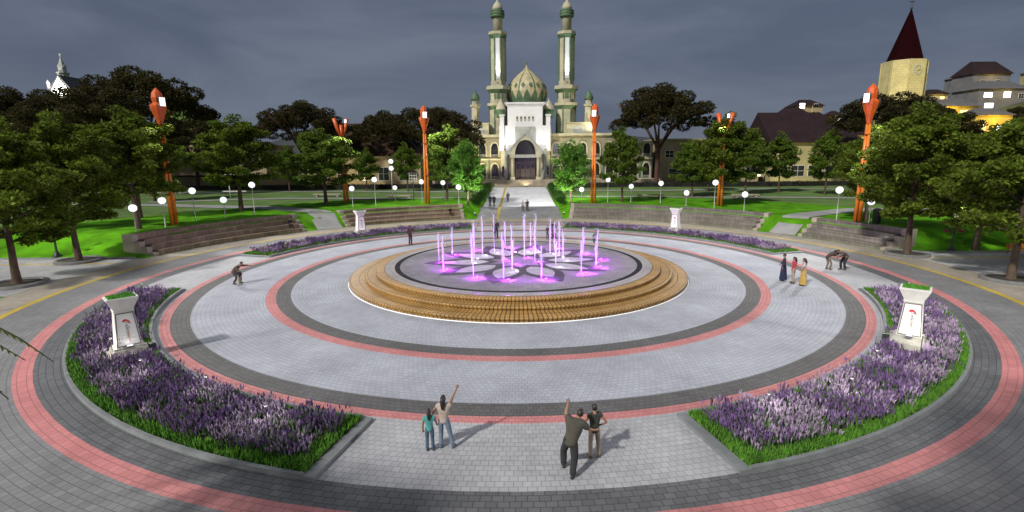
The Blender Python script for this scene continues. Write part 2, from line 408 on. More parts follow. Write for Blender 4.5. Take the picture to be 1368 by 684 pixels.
def jet_mesh(h, seed):
    q = random.Random(seed); g = MB()
    for s in range(3):
        pts = []; rad = []; ox, oy = q.uniform(-.035,.035), q.uniform(-.035,.035); hh = h*(1, .86, .7)[s]
        for i in range(11):
            t = i/10; pts.append((ox*(.4+1.3*t)+q.uniform(-.02,.02)*t, oy*(.4+1.3*t)+q.uniform(-.02,.02)*t, .02+hh*t))
            rad.append(.02+.022*q.random()*t+(.022 if t > .72 else 0)*(1 if t < .97 else .2))
        g.tube(pts, rad, 6)
    for i in range(60):
        t = q.uniform(.4, 1.07); a = q.uniform(0, 2*PI); d = q.uniform(.03, .17)*(.5+t)
        g.sphere((d*math.cos(a), d*math.sin(a), h*t), q.uniform(.008, .026), 5, 4, sc=(1, 1, 1.8))
    return g.mesh('water_jet', M['water'])
fixm = MB().lathe([(.13,0),(.13,.05),(.10,.06)], 12).mesh('fixture', M['fix'])
lensP = MB().lathe([(.095,.0),(.095,.012)], 12).mesh('lens', M['lensp']); lensW = MB().lathe([(.095,.0),(.095,.012)], 12).mesh('lens', M['lensw'])
J = [jet_mesh(2.15, 1), jet_mesh(2.3, 2), jet_mesh(2.9, 3), jet_mesh(3.2, 4), jet_mesh(1.9, 5)]
outer = [-119.5,-98.9,-75.6,-44.6,-22.8,4,28.8,59.2,80,101.3,129.3,153.9,-178,-152.1]
inner = [(-168,3.7,1),(165,3.7,2),(142,3.8,3),(122,3.9,3),(99,3.7,1),(-97,3.6,0),(82,3.7,3),(68,3.8,3),(45,3.7,2),(24,3.6,2),(-2,3.5,1),(-40,3.6,4)]
PURP = (.52, .03, 1.0)
def jet(x, y, jm, purple, e, rz):
    o = link('water_jet', jm, fo, (x, y, FZ+.06), (0, 0, rz))
    f = link('nozzle_lamp', fixm, fo, (x+.30, y-.24, FZ+.005)); link('lens', lensP if purple else lensW, f, (0, 0, .06))
    lamp('POINT', 'jet_light', (x+.30, y-.24, FZ+.2), e, PURP if purple else (.93, .88, 1), fo, size=.06)
for i, a in enumerate(outer): jet(6.2*math.cos(R(a)), 6.2*math.sin(R(a)), J[i % 2], True, 250, i)
for i, (a, r, k) in enumerate(inner): jet(r*math.cos(R(a)), r*math.sin(R(a)), J[k], False, 12, i*2.1)
for i in range(4): jet(1.35*math.cos(R(70+90*i)), 1.35*math.sin(R(70+90*i)), J[(3, 0, 4, 2)[i]], True, 120, i*1.3)

# ------------------------------------------------------------------ flower beds
M['leaf_l'] = mat('lavender_leaf', (.09,.16,.06), .8, .25, 1.2, island=.4)
M['flow'] = mat('lavender_flower', (.15,.088,.21), .8, .3, .9, island=.5)
M['flow2'] = mat('lavender_flower_pale', (.33,.255,.36), .8, .25, .9, island=.45)
M['edge'] = mat('border_grass', (.075,.21,.012), .85, .25, 2, island=.35)
M['kerbd'] = mat('bed_kerb', (.17,.18,.185), .7, .15, 2)
BEDS = [(-167.0, -103.0, 'front left flower bed', 0), (-75.5, -16.0, 'front right flower bed', 1), (103.5, 163.5, 'far left flower bed', 2), (15.5, 77.0, 'far right flower bed', 3)]
PED = [(-135.6, 24.75), (-42.6, 24.75), (134, 26.1), (46.6, 26.1)]
def clear_of_ped(x, y):
    return all(math.hypot(x-r*math.cos(R(a)), y-r*math.sin(R(a))) > 1.05 for a, r in PED)
def sect_box(t, a0, a1, r0, r1): return
for (a0, a1, nm, idx) in BEDS:
    far = idx >= 2
    r0, r1 = 23.75, 26.9
    bed = thing('flower_bed', ('curved kerbed bed of lavender at the front left', 'curved kerbed bed of lavender at the front right', 'curved kerbed bed of lavender behind the fountain on the left', 'curved kerbed bed of lavender behind the fountain on the right')[idx], 'flower bed', (0,0,0), 0, 'flower beds round the plaza')
    MB().ring(r0, r1, .13, a0, a1, 60, th=.12).build('soil', M['soil'], bed)
    g = MB(); g.ring(r0-.16, r0-.002, .2, a0, a1, 60, th=.22); g.ring(r1+.002, r1+.14, .16, a0, a1, 60, th=.18)
    for s, a in ((1, a0), (-1, a1)):
        d = .35*57.3/25; lo, hi = (a-d, a-.002) if s > 0 else (a+.002, a+d)
        g.ring(r0-.16, r1+.14, .12, lo, hi, 2, th=.14)
    g.build('kerb', M['kerbd'], bed)
    q = random.Random(30+idx)
    # border grass
    nb = 15000 if not far else 6000; V = []; F = []
    for i in range(nb):
        u = q.random()
        if u < .62: r = q.uniform(r1-.45, r1-.02); a = q.uniform(a0, a1)
        elif u < .82: r = q.uniform(r0+.02, r0+(.25 if not far else .6)); a = q.uniform(a0, a1)
        else: r = q.uniform(r0, r1); a = (a0+q.uniform(0, 1.3)) if q.random() < .5 else (a1-q.uniform(0, 1.3))
        x, y = r*math.cos(R(a)), r*math.sin(R(a)); h = q.uniform(.1, .26); w_ = q.uniform(.02, .035)*(1.5 if far else 1); t = q.uniform(0, PI); lx, ly = q.uniform(-.1, .1), q.uniform(-.1, .1)
        o = len(V); V += [(x-w_*math.cos(t), y-w_*math.sin(t), .12), (x+w_*math.cos(t), y+w_*math.sin(t), .12), (x+lx, y+ly, .12+h)]; F.append((o, o+1, o+2))
    tag(MB().add(V, F).build('border_grass', M['edge']), 'bright green grass edging of the lavender bed, ' + ('front left', 'front right', 'far left', 'far right')[idx], 'grass', kind='stuff')
    # lavender
    g = MB(); area = (r1*r1-r0*r0)*PI*abs(a1-a0)/360; nc = int(area*(11 if not far else 6))
    for i in range(nc):
        r = math.sqrt(q.uniform((r0+.2)**2, (r1-.4)**2)); a = q.uniform(a0+.9, a1-.9)
        x, y = r*math.cos(R(a)), r*math.sin(R(a))
        if not clear_of_ped(x, y): continue
        hh = q.uniform(.34, .60)*(1 if (a % 3) > .3 else .9)
        pale = (math.sin(x*1.3+idx*2)*math.cos(y*1.1+1)+q.uniform(-.7, .7)) > (.3 if idx != 1 else .0)
        V = []; F = []
        for k in range(17 if not far else 9):
            t = q.uniform(0, 2*PI); d = q.uniform(.05, .26); h = hh*q.uniform(.5, .95); wv = q.uniform(.018, .034)
            bx, by = x+.06*math.cos(t), y+.06*math.sin(t); o = len(V)
            V += [(bx-wv*math.sin(t), by+wv*math.cos(t), .12), (bx+wv*math.sin(t), by-wv*math.cos(t), .12), (bx+d*math.cos(t), by+d*math.sin(t), .12+h)]; F.append((o, o+1, o+2))
        g.add(V, F, 0); V = []; F = []
        for k in range(9 if not far else 7):
            t = q.uniform(0, 2*PI); d = q.uniform(.05, .30); h = hh*q.uniform(.75, 1.15); s_ = q.uniform(.13, .24); wv = q.uniform(.022, .038)*(1 if not far else 1.5)
            cx, cy, cz = x+d*math.cos(t), y+d*math.sin(t), .12+h; tx, ty = cx+.25*d*math.cos(t), cy+.25*d*math.sin(t)
            for b in (q.uniform(0, PI),):
                for e in (b, b+PI/2):
                    o = len(V); V += [(cx-.3*wv*math.cos(e), cy-.3*wv*math.sin(e), cz-s_), (cx+wv*math.cos(e), cy+wv*math.sin(e), cz-.35*s_), (tx, ty, cz+.15*s_), (cx-wv*math.cos(e), cy-wv*math.sin(e), cz-.35*s_)]; F.append((o, o+1, o+2, o+3))
        g.add(V, F, 2 if pale else 1)
    tag(g.build('lavender', [M['leaf_l'], M['flow'], M['flow2']]), ('dark purple lavender filling the front left bed', 'paler mauve lavender filling the front right bed', 'low mauve lavender along the far left bed', 'low mauve lavender along the far right bed')[idx], 'lavender', kind='stuff')
    # garden spots standing in the bed
    if not far:
        for j in range(7):
            a = a0+(a1-a0)*(j+.6)/7.2; r = 25.1+.45*math.sin(j*2.3)
            x, y = r*math.cos(R(a)), r*math.sin(R(a))
            t = thing('garden_light', 'small black garden spotlight hidden in the lavender of the front %s bed' % ('left', 'right')[idx], 'garden light', (x, y, .12), 0, 'garden lights of the front %s bed' % ('left', 'right')[idx])
            MB().lathe([(.015,0),(.015,1.06),(.05,1.08),(.05,1.12),(.02,1.15)], 8).build('fixture', M['fix'], t); MB().lathe([(.045,1.065),(.045,1.075)], 8).build('lens', M['lensg'], t)
            lamp('POINT', 'garden_glow', (0, 0, 1.02), 34 if idx else 26, (1, .98, .9), t, size=.25)

# ------------------------------------------------------------------ pedestals
M['iron'] = mat('dark_iron', (.022,.03,.028), .5, .1)
M['white'] = mat('pedestal_white', (.62,.61,.58), .55, .08, 2, bump=.1)
M['panel'] = mat('panel_white', (.72,.72,.70), .3, .04, 2); M['frame'] = mat('panel_frame', (.13,.12,.11), .5, .1)
M['pbase'] = mat('pedestal_base_stone', (.34,.33,.29), .7, .15, 2); M['red'] = mat('sign_red', (.62,.02,.03), .5, .05); M['ink'] = mat('sign_grey', (.10,.10,.11), .5, .05); M['ink2'] = mat('sign_faint_red', (.66,.25,.22), .5, .05)
def text_mesh(s, size, m):
    c = bpy.data.curves.new('text', 'FONT'); c.body = s; c.size = size; c.align_x = 'CENTER'; c.align_y = 'CENTER'; c.extrude = .004
    o = bpy.data.objects.new('text', c); COL.objects.link(o); bpy.context.view_layer.update()
    me = bpy.data.meshes.new_from_object(o.evaluated_get(bpy.context.evaluated_depsgraph_get())); bpy.data.objects.remove(o)
    me.materials.clear(); me.materials.append(m); return me
T1 = text_mesh('Telkom', .36, M['ink']); T2 = text_mesh('Indonesia', .24, M['ink2'])
M['plantg'] = mat('planter_grass', (.07,.24,.02), .85, .25, 6, island=.35)
def pedestal(ang, r, label, rz):
    t = thing('pedestal', label, 'pedestal', (r*math.cos(R(ang)), r*math.sin(R(ang)), .12), rz, 'white signed pedestals in the flower beds', (.88,.88,1))
    g = MB(); g.box((0,0,.14), (1.75,1.5,.28)); g.box((0,0,.38), (1.5,1.25,.2), taper=.93); g.box((0,0,.53), (1.3,1.05,.1)); g.build('base', M['pbase'], t)
    g = MB(); g.box((0,0,1.38), (1.08,.86,1.6), taper=.74, tapery=.76); g.box((0,0,2.215), (.86,.7,.07)); g.build('shaft', M['white'], t)
    g = MB(); g.box((0,0,2.50), (.80,.66,.5), taper=1.62, tapery=1.62); g.box((0,0,2.79), (1.32,1.09,.08)); g.build('head', M['white'], t)
    g = MB(); g.box((0,0,2.84), (1.12,.9,.03)); q = random.Random(int(abs(ang)))
    V = []; F = []
    for i in range(500):
        x, y, h, a = q.uniform(-.55,.55), q.uniform(-.44,.44), q.uniform(.05,.13), q.uniform(0, PI); o = len(V)
        V += [(x-.02*math.cos(a), y-.02*math.sin(a), 2.85), (x+.02*math.cos(a), y+.02*math.sin(a), 2.85), (x+q.uniform(-.04,.04), y+q.uniform(-.04,.04), 2.85+h)]; F.append((o,o+1,o+2))
    g.add(V, F); g.build('planter_grass', M['plantg'], t)
    tilt = math.atan2(.43-.327, 1.6)
    for s in (0, 1):
        # a tilted panel on the front and on the back
        Mx = Matrix.Rotation(PI*s, 4, 'Z') @ Matrix.Translation((0, -.3785-.012, 1.38)) @ Matrix.Rotation(PI/2-tilt, 4, 'X')
        def P(pts, z): return [tuple(Mx @ Vector((x, y, z))) for x, y in pts]
        w0, w1, h = .50, .375, .76
        o4 = [(-w0,-h),(w0,-h),(w1,h),(-w1,h)]; k = .045; i4 = [(-w0+k,-h+k),(w0-k,-h+k),(w1-k,h-k),(-w1+k,h-k)]
        fr = MB().add(P(o4, .02)+P(i4, .02)+P(o4, -.03)+P(i4, -.03), [(0,1,5,4),(1,2,6,5),(2,3,7,6),(3,0,4,7),(0,8,9,1),(1,9,10,2),(2,10,11,3),(3,11,8,0)]).build('sign_panel', M['frame'], t)
        MB().add(P(i4, .006), [(0,1,2,3)]).build('panel_face', M['panel'], fr)
        sw = [(-.16,.36),(-.10,.455),(.02,.47),(.13,.40),(.19,.28),(.18,.19),(.13,.30),(.04,.365),(-.06,.345)]
        cpt = [(.0,.42)]
        MB().add(P(sw, .012), [tuple(range(9))][:0] + [(0,1,8),(1,2,7,8),(2,3,6,7),(3,4,5,6)]).build('swoosh', M['red'], fr)
        for me, y0, x0 in ((T1, -.10, .05), (T2, -.16, .05)):
            yy = -.05 if me is T1 else -.48
            o = link('lettering', me, fr); o.matrix_basis = Mx @ Matrix.Translation((.03 if me is T1 else .06, .0 if me is T1 else -.35, .012)) @ Matrix.Rotation(-PI/2, 4, 'Z') @ Matrix.Scale(.68 if me is T1 else .6, 4)
        g = MB().add(P([(-w0*.96+.03,-.40),(w0*.96-.03,-.40),(w0*.96-.03,-.392),(-w0*.96+.03,-.392)], .011), [(0,1,2,3)]); g.build('panel_joint', M['frame'], fr)
    # black spotlight beside the base on the inner side
    b = MB().box((.98 if ang < -90 or 0 < ang < 90 else -.98, -.1, .3), (.3,.34,.3)).tube([(.98 if ang < -90 or 0 < ang < 90 else -.98,-.1,.02),(.98 if ang < -90 or 0 < ang < 90 else -.98,-.1,.2)], .05, 6).build('spotlight', M['iron'], t)
    # little uplight at the foot
    f = MB().box((.0,-.62,.62), (.3,.14,.1)).build('uplight', M['fix'], t); MB().box((0,-.62,.675), (.24,.1,.01)).build('lens', M['lensw'], f)
    lamp('POINT', 'pedestal_glow', (0, -.9, .8), 2.2, (1,.97,.88), t, size=.06)
    return t
pedestal(*PED[0], 'pale pedestal with red swoosh sign standing in the front left lavender bed', R(46))
pedestal(*PED[1], 'pale pedestal with red swoosh sign standing in the front right lavender bed', R(-40))
pedestal(*PED[2], 'small looking pale pedestal in the far left bed before the stone terrace', R(40))
pedestal(*PED[3], 'small looking pale pedestal in the far right bed before the stone terrace', R(-40))

# ------------------------------------------------------------------ lamps
M['orange'] = mat('orange_paint', (.60,.105,.016), .4, .18, 1.5); M['orange2'] = mat('orange_paint_bright', (.66,.19,.02), .38, .18, 1.5)
M['flood'] = lum('floodlight_face', (1,.97,.95), .9); M['globe'] = lum('globe_glass', (.92,.92,1.0), .75); M['steel'] = mat('pale_steel', (.42,.42,.38), .45, .1, 3)
FLOOD_E = 13000
def orange_lamp(x, y, label, h=14.0, forked=False, e=1.0, aim=None, back=0, btgt=None):
    z = hf(x, y)-.03; rz = math.atan2(-y, -x)   # local +x looks at the fountain
    t = thing('tower_lamp', label, 'street lamp', (x, y, z), rz, 'tall orange tower lamps')
    for s in (-1, 1):
        MB().tube([(0,.24*s,0),(0,.2*s,4.5),(0,.13*s,h*.72)], [.2,.17,.14], 10).build('pole', M['orange2'], t)
    for zz in (4.3, 7.0, 9.0): MB().lathe([(.1,0),(.3,.03),(.3,.16),(.1,.19)], 10, (0,0,zz)).build('collar', M['orange'], t)
    if not forked:
        g = MB(); g.lathe([(.2,h*.72),(.34,h*.77),(.76,h*.86),(.78,h*.875),(.46,h*.895),(.55,h*.93),(.46,h*.965),(.18,h*.99),(.04,h)], 8, smooth=False); g.build('lantern', M['orange'], t)
    else:
        g = MB()
        for s in (-1, 1): g.tube([(0,0,h*.70),(0,.6*s,h*.82),(0,1.0*s,h*.93)], [.14,.24,.3], 8)
        g.tube([(0,0,h*.7),(0,0,h*.86)], [.2,.3], 8); g.build('lantern', M['orange'], t)
    if not forked:
        f = MB().box((.72,0,h*.90), (.12,.66,.95)).build('floodlight', M['fix'], t); MB().box((.785,0,h*.90), (.01,.58,.86)).build('lens', M['flood'], f)
    else:
        f = MB().box((.4,.6,h*.90), (.12,.4,.6)).build('floodlight', M['fix'], t); MB().box((.465,.6,h*.90), (.01,.34,.52)).build('lens', M['flood'], f)
    if back:  # added rear floodlight, put in to brighten the avenue, lawn and trees
        f = MB().box((-.8,0,h*.87), (.12,.7,.9)).build('floodlight', M['fix'], t); MB().box((-.865,0,h*.87), (.01,.62,.8)).build('lens', M['flood'], f)
        lamp('SPOT', 'added_back_beam', (-1.25, 0, h*.88), back, (1,.98,.94), t, target=((Matrix.Rotation(-rz, 3, 'Z') @ (Vector(btgt)-Vector((x, y, z)))) if btgt else (-1.25-22, 0, 0)), size=.45, spot=120, blend=.9)
    tgt = aim or (7, 0, -h)
    lamp('SPOT', 'flood_beam', (1.25, 0, h*.9), FLOOD_E*e, (1,.97,.93), t, target=(1.25+26, 0, -.6), size=.45, spot=112, blend=.9)
    return t
orange_lamp(-37.8, 16.5, 'tall orange tower lamp rising among trees at the far left terrace', 14.4, back=4500)
orange_lamp(35.6, 14.2, 'tall orange tower lamp leaning over the short right terrace', 14.0, back=4500)
orange_lamp(-14.1, 39.4, 'slender orange tower lamp left of the avenue, near the round bright tree', 14.6, e=.22, back=5500, btgt=(0, 55, 1.2))
orange_lamp(11.2, 38.6, 'slender orange tower lamp standing free right of the avenue before the mosque wing', 14.6, e=.22, back=14000, btgt=(0, 55, 1.2))
orange_lamp(-27.75, 43.0, 'orange tower lamp with forked top half hidden by a tree, left', 14.0, True, .5)
orange_lamp(28.2, 32.8, 'orange tower lamp with forked top half hidden by a tree, right', 13.6, True, .5)
# three more of the ring stand on the south side, behind the camera
orange_lamp(-40, -34, 'orange tower lamp on the south west side behind the camera', 14.2, e=1.2)
orange_lamp(40, -34, 'orange tower lamp on the south east side behind the camera', 14.2, e=1.2)

gl0 = None
GL = [(-38.7,12.0,4.07),(-37.56,14.7,4.58),(-37.0,19.0,5.3),(-35.6,22.5,3.97),(-33.6,25.6,5.57),(-24.3,35.5,4.41),(-21.2,36.4,5.63),(-20.4,45.2,3.9),(-15.4,42.0,4.98),(-12.0,41.8,4.85),(-8.95,36.6,4.44),
      (9.62,40,3.76),(13.6,39.7,5.23),(17.1,39.4,4.2),(21.2,37.8,4.7),(23.55,33,3.6),(25.9,28.7,5.25),(28.25,24.9,3.96),(34.2,15.5,5.09),(35.6,12.4,4.16)]
GLAB = ['white globe lamp leftmost of all, at the end of the left terrace','white globe lamp second from the left, just left of the orange lamp foot','tall white globe lamp right of the left orange lamp foot','low white globe lamp behind the middle of the left terrace','tall white globe lamp behind the right end of the left terrace','white globe lamp above the far left pedestal','tallest white globe lamp of the left mid terrace','low white globe lamp farthest back on the left lawn','white globe lamp left beside the slender orange lamp near the avenue','white globe lamp right of the slender orange lamp left of the avenue','white globe lamp nearest the avenue on its left',
        'low white globe lamp left beside the slender orange lamp right of the avenue','tall white globe lamp just right of the slender orange lamp','low white globe lamp third to the right of the avenue','tall white globe lamp above and left of the far right pedestal','lowest white globe lamp above the right of the far right pedestal','tall white globe lamp by the forked orange lamp on the right','low white globe lamp at the right end of the long terrace','tall white globe lamp behind the short right terrace','low white globe lamp right of the right orange lamp foot by the bin']
for (x, y, zt), lb in zip(GL, GLAB):
    z = hf(x, y)-.03; h = zt-z
    t = thing('globe_lamp', lb, 'globe lamp', (x, y, z), 0, 'white globe lamps along the terraces')
    MB().lathe([(.1,0),(.1,.08),(.045,.1),(.04,h-.36),(.11,h-.33),(.11,h-.26)], 8).build('post', M['steel'], t)
    MB().sphere((0,0,h), .37, 16, 12).build('globe', M['globe'], t)
    lamp('POINT', 'globe_light', (0, 0, h+.02), 170, (.95,1,.95), t, size=.375)
M['basket'] = mat('red_flowers', (.15,.045,.025), .8, .3, 8)
for x, y, lb in ((-42.9, 7.4, 'black iron lamp post on the bright lawn at far left'), (39.8, 6.95, 'black iron lamp post on the lawn at far right by a tree')):
    t = thing('lamp_post', lb, 'lamp post', (x, y, .02), 0, 'black iron lamp posts by the walkway')
    MB().lathe([(.36,0),(.36,.12),(.2,.3),(.13,.5),(.09,.6),(.07,3.0),(.12,3.05),(.05,3.12)], 12).build('post', M['iron'], t)
    MB().lathe([(.1,3.12),(.2,3.2),(.22,3.5),(.12,3.62)], 10).build('lantern', M['globe'], t)
    MB().lathe([(.26,3.5),(.2,3.66),(.03,3.8)], 10).build('cap', M['iron'], t)
    lamp('POINT', 'post_light', (0, 0, 3.95), 520, (1,1,.85), t, size=.2)
    for s in (-1, 1):
        b = MB().tube([(0,0,2.15),(.3*s,0,2.2),(.62*s,0,2.1)], .025, 6).build('bracket', M['iron'], t)
        q = random.Random(5); g = MB()
        for i in range(22): g.sphere((.62*s+q.uniform(-.22,.22), q.uniform(-.2,.2), 1.95+q.uniform(-.12,.12)), .08, 6, 4)
        g.build('flower_basket', M['basket'], b)

# ------------------------------------------------------------------ trees
M['bark'] = mat('bark', (.075,.05,.032), .95, .3, 3, bump=.8, bscale=8); M['bark_r'] = mat('reddish_bark', (.07,.032,.024), .95, .3, 3, bump=.6)
def leafmat(name, c, isl=.45):
    m = mat(name, c, .65, .3, .45, island=isl, spec=.25); t = m.node_tree; n = t.nodes; b = n['Principled BSDF']
    tr = n.new('ShaderNodeBsdfTranslucent'); mx = n.new('ShaderNodeMixShader'); mx.inputs[0].default_value = .48
    src = b.inputs['Base Color'].links[0].from_socket; t.links.new(src, tr.inputs['Color'])
    t.links.new(b.outputs[0], mx.inputs[1]); t.links.new(tr.outputs[0], mx.inputs[2]); t.links.new(mx.outputs[0], n['Material Output'].inputs['Surface'])
    return m
M['leafA'] = leafmat('leaf_green', (.118,.168,.016)); M['leafD'] = leafmat('leaf_dark', (.050,.043,.013)); M['leafB'] = leafmat('leaf_bright', (.11,.25,.03)); M['leafC'] = leafmat('leaf_mid', (.115,.18,.02)); M['leafH'] = leafmat('hedge_leaf', (.045,.115,.018))  # leaf_dark: light falling off towards the background is put into its colour
def leaf_cloud(clumps, n, size, seed, flat=.5, droop=.0):
    """n leaf-shaped faces spread through the clumps [(x,y,z,rx,ry,rz,weight)]"""
    q = np.random.default_rng(seed); cl = np.array(clumps); wgt = cl[:, 6]/cl[:, 6].sum()
    k = q.choice(len(cl), n, p=wgt); C = cl[k]
    d = q.normal(size=(n, 3)); d /= np.linalg.norm(d, axis=1)[:, None]
    rr = q.uniform(.35, 1.0, n)**.55
    P = C[:, :3] + d*C[:, 3:6]*rr[:, None]
    # leaf direction: outward and drooping
    out_ = d*np.array([1, 1, .35]) + q.normal(size=(n, 3))*.55; out_[:, 2] -= droop
    out_ /= np.linalg.norm(out_, axis=1)[:, None]
    nrm = q.normal(size=(n, 3))*flat + np.array([0, 0, 1.0]); side = np.cross(out_, nrm); side /= np.linalg.norm(side, axis=1)[:, None]+1e-9
    s = size*q.uniform(.6, 1.25, n)[:, None]
    a = P - out_*s*.5; b = P + side*s*.24; c = P + out_*s*.5; e = P - side*s*.24
    V = np.stack([a, b, c, e], 1).reshape(-1, 3)
    return V
def cloud_mesh(name, V, m):
    n = len(V)//4; me = bpy.data.meshes.new(name)
    me.vertices.add(len(V)); me.vertices.foreach_set('co', V.astype(np.float32).ravel())
    me.loops.add(n*4); me.loops.foreach_set('vertex_index', np.arange(n*4, dtype=np.int32))
    me.polygons.add(n); me.polygons.foreach_set('loop_start', np.arange(0, n*4, 4, dtype=np.int32)); me.polygons.foreach_set('loop_total', np.full(n, 4, dtype=np.int32))
    me.materials.append(m); me.update(calc_edges=True); me.validate(); return me
def broad_tree(seed, H=12, z0=3.4, rad=4.6, n=29000, leaf=.36, nb=40, flatk=.42, tr=.27, shape='oval'):
    """trunk mesh builder + leaf vertices: whorled rising limbs with twigs, each carrying loose leaf clumps"""
    q = random.Random(seed); g = MB(); cl = []
    lean = (q.uniform(-.35,.35), q.uniform(-.35,.35)); tp = []
    top = H*.9
    for i in range(9):
        t = i/8; tp.append((lean[0]*t+.14*math.sin(seed+i*1.3)*t, lean[1]*t+.12*math.cos(seed+i)*t, top*t))
    g.tube([(0,0,-.25),(0,0,.15)]+tp[1:], [tr*1.6, tr*1.12]+[tr*(1-.88*i/8) for i in range(1, 9)], 9)
    for b in range(nb):
        f = (b+.5)/nb; zb = z0-.6+(top-z0)*f; a = b*2.4+q.uniform(-.5,.5)
        prof = (.66+.34*min(1, f*4.5))*(1-max(0, f-.2)**2.0*.98)
        L_ = rad*prof*q.uniform(.72, 1.1)
        bx, by = lean[0]*zb/H, lean[1]*zb/H; ca, sa = math.cos(a), math.sin(a); rise = L_*q.uniform(.18, .5)*(1 if f > .15 else .4)
        pts = [(bx, by, zb), (bx+.5*L_*ca, by+.5*L_*sa, zb+.6*rise), (bx+.95*L_*ca, by+.95*L_*sa, zb+rise)]
        g.tube(pts, [tr*.34*(1-.5*f), tr*.18*(1-.5*f), .02], 5)
        for t in (.35, .6, .82, 1.0):
            for e in range(2):
                w = q.uniform(-.16, .16)*L_*(1 if t < .9 else .5)
                x, y, z = bx+t*L_*ca-w*sa, by+t*L_*sa+w*ca, zb+rise*(t**.8)+q.uniform(-.25,.25); s = (.42+.1*rad)*q.uniform(.55, 1.15)
                cl.append((x, y, z, s, s, s*flatk*q.uniform(.7, 1.6), s*s*q.uniform(.6, 1.3)))
                if e == 0 and t > .5: g.tube([(bx+(t-.2)*L_*ca, by+(t-.2)*L_*sa, zb+rise*(t-.2)), (x, y, z)], [.025, .01], 4)
    for i in range(4): cl.append((lean[0]+q.uniform(-.5,.5), lean[1]+q.uniform(-.5,.5), H*(.87+.035*i), rad*.2, rad*.2, H*.04, rad*rad*.035))
    return g, leaf_cloud(cl, n, leaf, seed, 1.0, .1)
def umbrella_tree(seed, H=20, rad=9.5, n=30000, leaf=.5):
    q = random.Random(seed); g = MB(); cl = []
    fork = H*.38; g.tube([(0,0,-.3),(0,0,.4),(.2,0,fork*.6),(.1,.1,fork)], [.75,.5,.42,.4], 9)
    for b in range(9):
        a = b*2*PI/9+q.uniform(-.25,.25); L_ = rad*q.uniform(.45, .95); zt = H*q.uniform(.76, .9)-(L_/rad)*1.6
        m1 = (L_*.35*math.cos(a), L_*.35*math.sin(a), fork+(zt-fork)*.55); e = (L_*math.cos(a), L_*math.sin(a), zt)
        g.tube([(.1,.1,fork-.2), m1, e], [.28,.16,.05], 6)
        for k in range(3):
            g.tube([m1, (L_*1.05*math.cos(a+.4*(k-1)), L_*1.05*math.sin(a+.4*(k-1)), zt+.6)], [.12,.03], 5)
    for i in range(72):
        a = q.uniform(0, 2*PI); r = rad*math.sqrt(q.uniform(0, 1)); z = H*(.91-.24*(r/rad)**2.2)+q.uniform(-2.6, .8); s = rad*q.uniform(.12, .23)
        cl.append((r*math.cos(a), r*math.sin(a), z, s, s, s*.62, s*s))
    return g, leaf_cloud(cl, n, leaf, seed, .9, 0)
def tree_kind(name, gen, mleaf, mbark):
    g, V = gen; return (g.mesh('trunk', mbark), cloud_mesh('crown', V, mleaf), name)
KA1 = tree_kind('broadleaf_tree', broad_tree(11, 12, 3.7), M['leafA'], M['bark']); KA2 = tree_kind('broadleaf_tree', broad_tree(23, 12.8, 3.9, 4.5), M['leafA'], M['bark']); KA3 = tree_kind('broadleaf_tree', broad_tree(37, 11.8, 3.5, 4.9), M['leafC'], M['bark'])
KB = tree_kind('young_tree', broad_tree(5, 10, 3.0, 2.9, 15000, .32, 30, .8, .16), M['leafB'], M['bark']); KB2 = tree_kind('young_tree', broad_tree(8, 10, 3.2, 3.0, 12000, .36, 26, .6, .16), M['leafC'], M['bark'])
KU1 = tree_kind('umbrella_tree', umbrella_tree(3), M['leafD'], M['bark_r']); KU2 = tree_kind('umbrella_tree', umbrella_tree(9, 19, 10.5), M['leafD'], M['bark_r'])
def tree(kind, x, y, label, sc=1.0, rz=0, group='park trees', z=None):
    t = thing(kind[2], label, 'tree', (x, y, (hf(x, y)-.03) if z is None else z), rz, group, sc)
    link('trunk', kind[0], t); link('crown', kind[1], t); return t
tree(KA1, -36.4, -3.2, 'nearest leafy tree at the left edge growing from a round paved planter', (.98,.98,.97), .4, z=.05)
tree(KA2, -39.1, 5.3, 'leafy tree second from the left growing from a planter at the lawn edge', (1.0,1.0,1.0), 1.9, z=.05)
tree(KA1, -39.6, 13.6, 'leafy tree left of the left orange tower lamp behind the terrace', (1.05,1.05,1.02), 2.6)
tree(KA2, -37.8, 30.3, 'leafy tree standing alone behind the right end of the left terrace', (1.15,1.15,1.0), .9)
tree(KA3, -29.7, 39.6, 'leafy tree behind the far left pedestal, hiding the forked orange lamp', (1.1,1.1,.96), 3.5)
tree(KA3, -11.8, 44.5, 'leafy tree right beside the slender orange lamp left of the avenue', (.82,.82,1.02), 1.2)
tree(KB, -7.9, 39.5, 'bright green lit round tree on the left of the avenue', (1.0,1.0,.98), .3, 'lit avenue trees')
tree(KB, 7.9, 39.0, 'bright green lit round tree on the right of the avenue', (.98,.98,.97), 2.2, 'lit avenue trees')
tree(KA3, 15.8, 39.6, 'leafy tree right of the slender orange lamp on the right', (.68,.68,.95), 4.1)
tree(KA2, 28.8, 34.0, 'leafy tree behind the forked orange lamp on the right', (.95,.95,1.0), 5.0)
tree(KA1, 37.4, 15.6, 'leafy tree right behind the right orange tower lamp', (.72,.72,.83), 1.0)
tree(KA2, 34.7, 5.6, 'broad leafy tree at the end of the short right terrace', (1.02,1.02,1.02), 2.8, z=.05)
tree(KA3, 42.4, 7.4, 'leafy tree on the lawn beside the right black lamp post', (1.0,1.0,.95), .2)
tree(KA1, 35.0, -4.0, 'nearest leafy tree at the right edge growing from a round paved planter', (.98,.98,.97), 3.9, z=.05)
tree(KA3, 50, 10, 'leafy tree at the right edge of the picture behind the near tree', 1.05, 5.5)
tree(KA2, -52, 11, 'leafy tree at the left edge of the picture behind the lawn', 1.0, 4.4)
tree(KA3, -47, 24, 'leafy tree behind the lawn on the left, between two nearer trees', 1.0, 2.2)
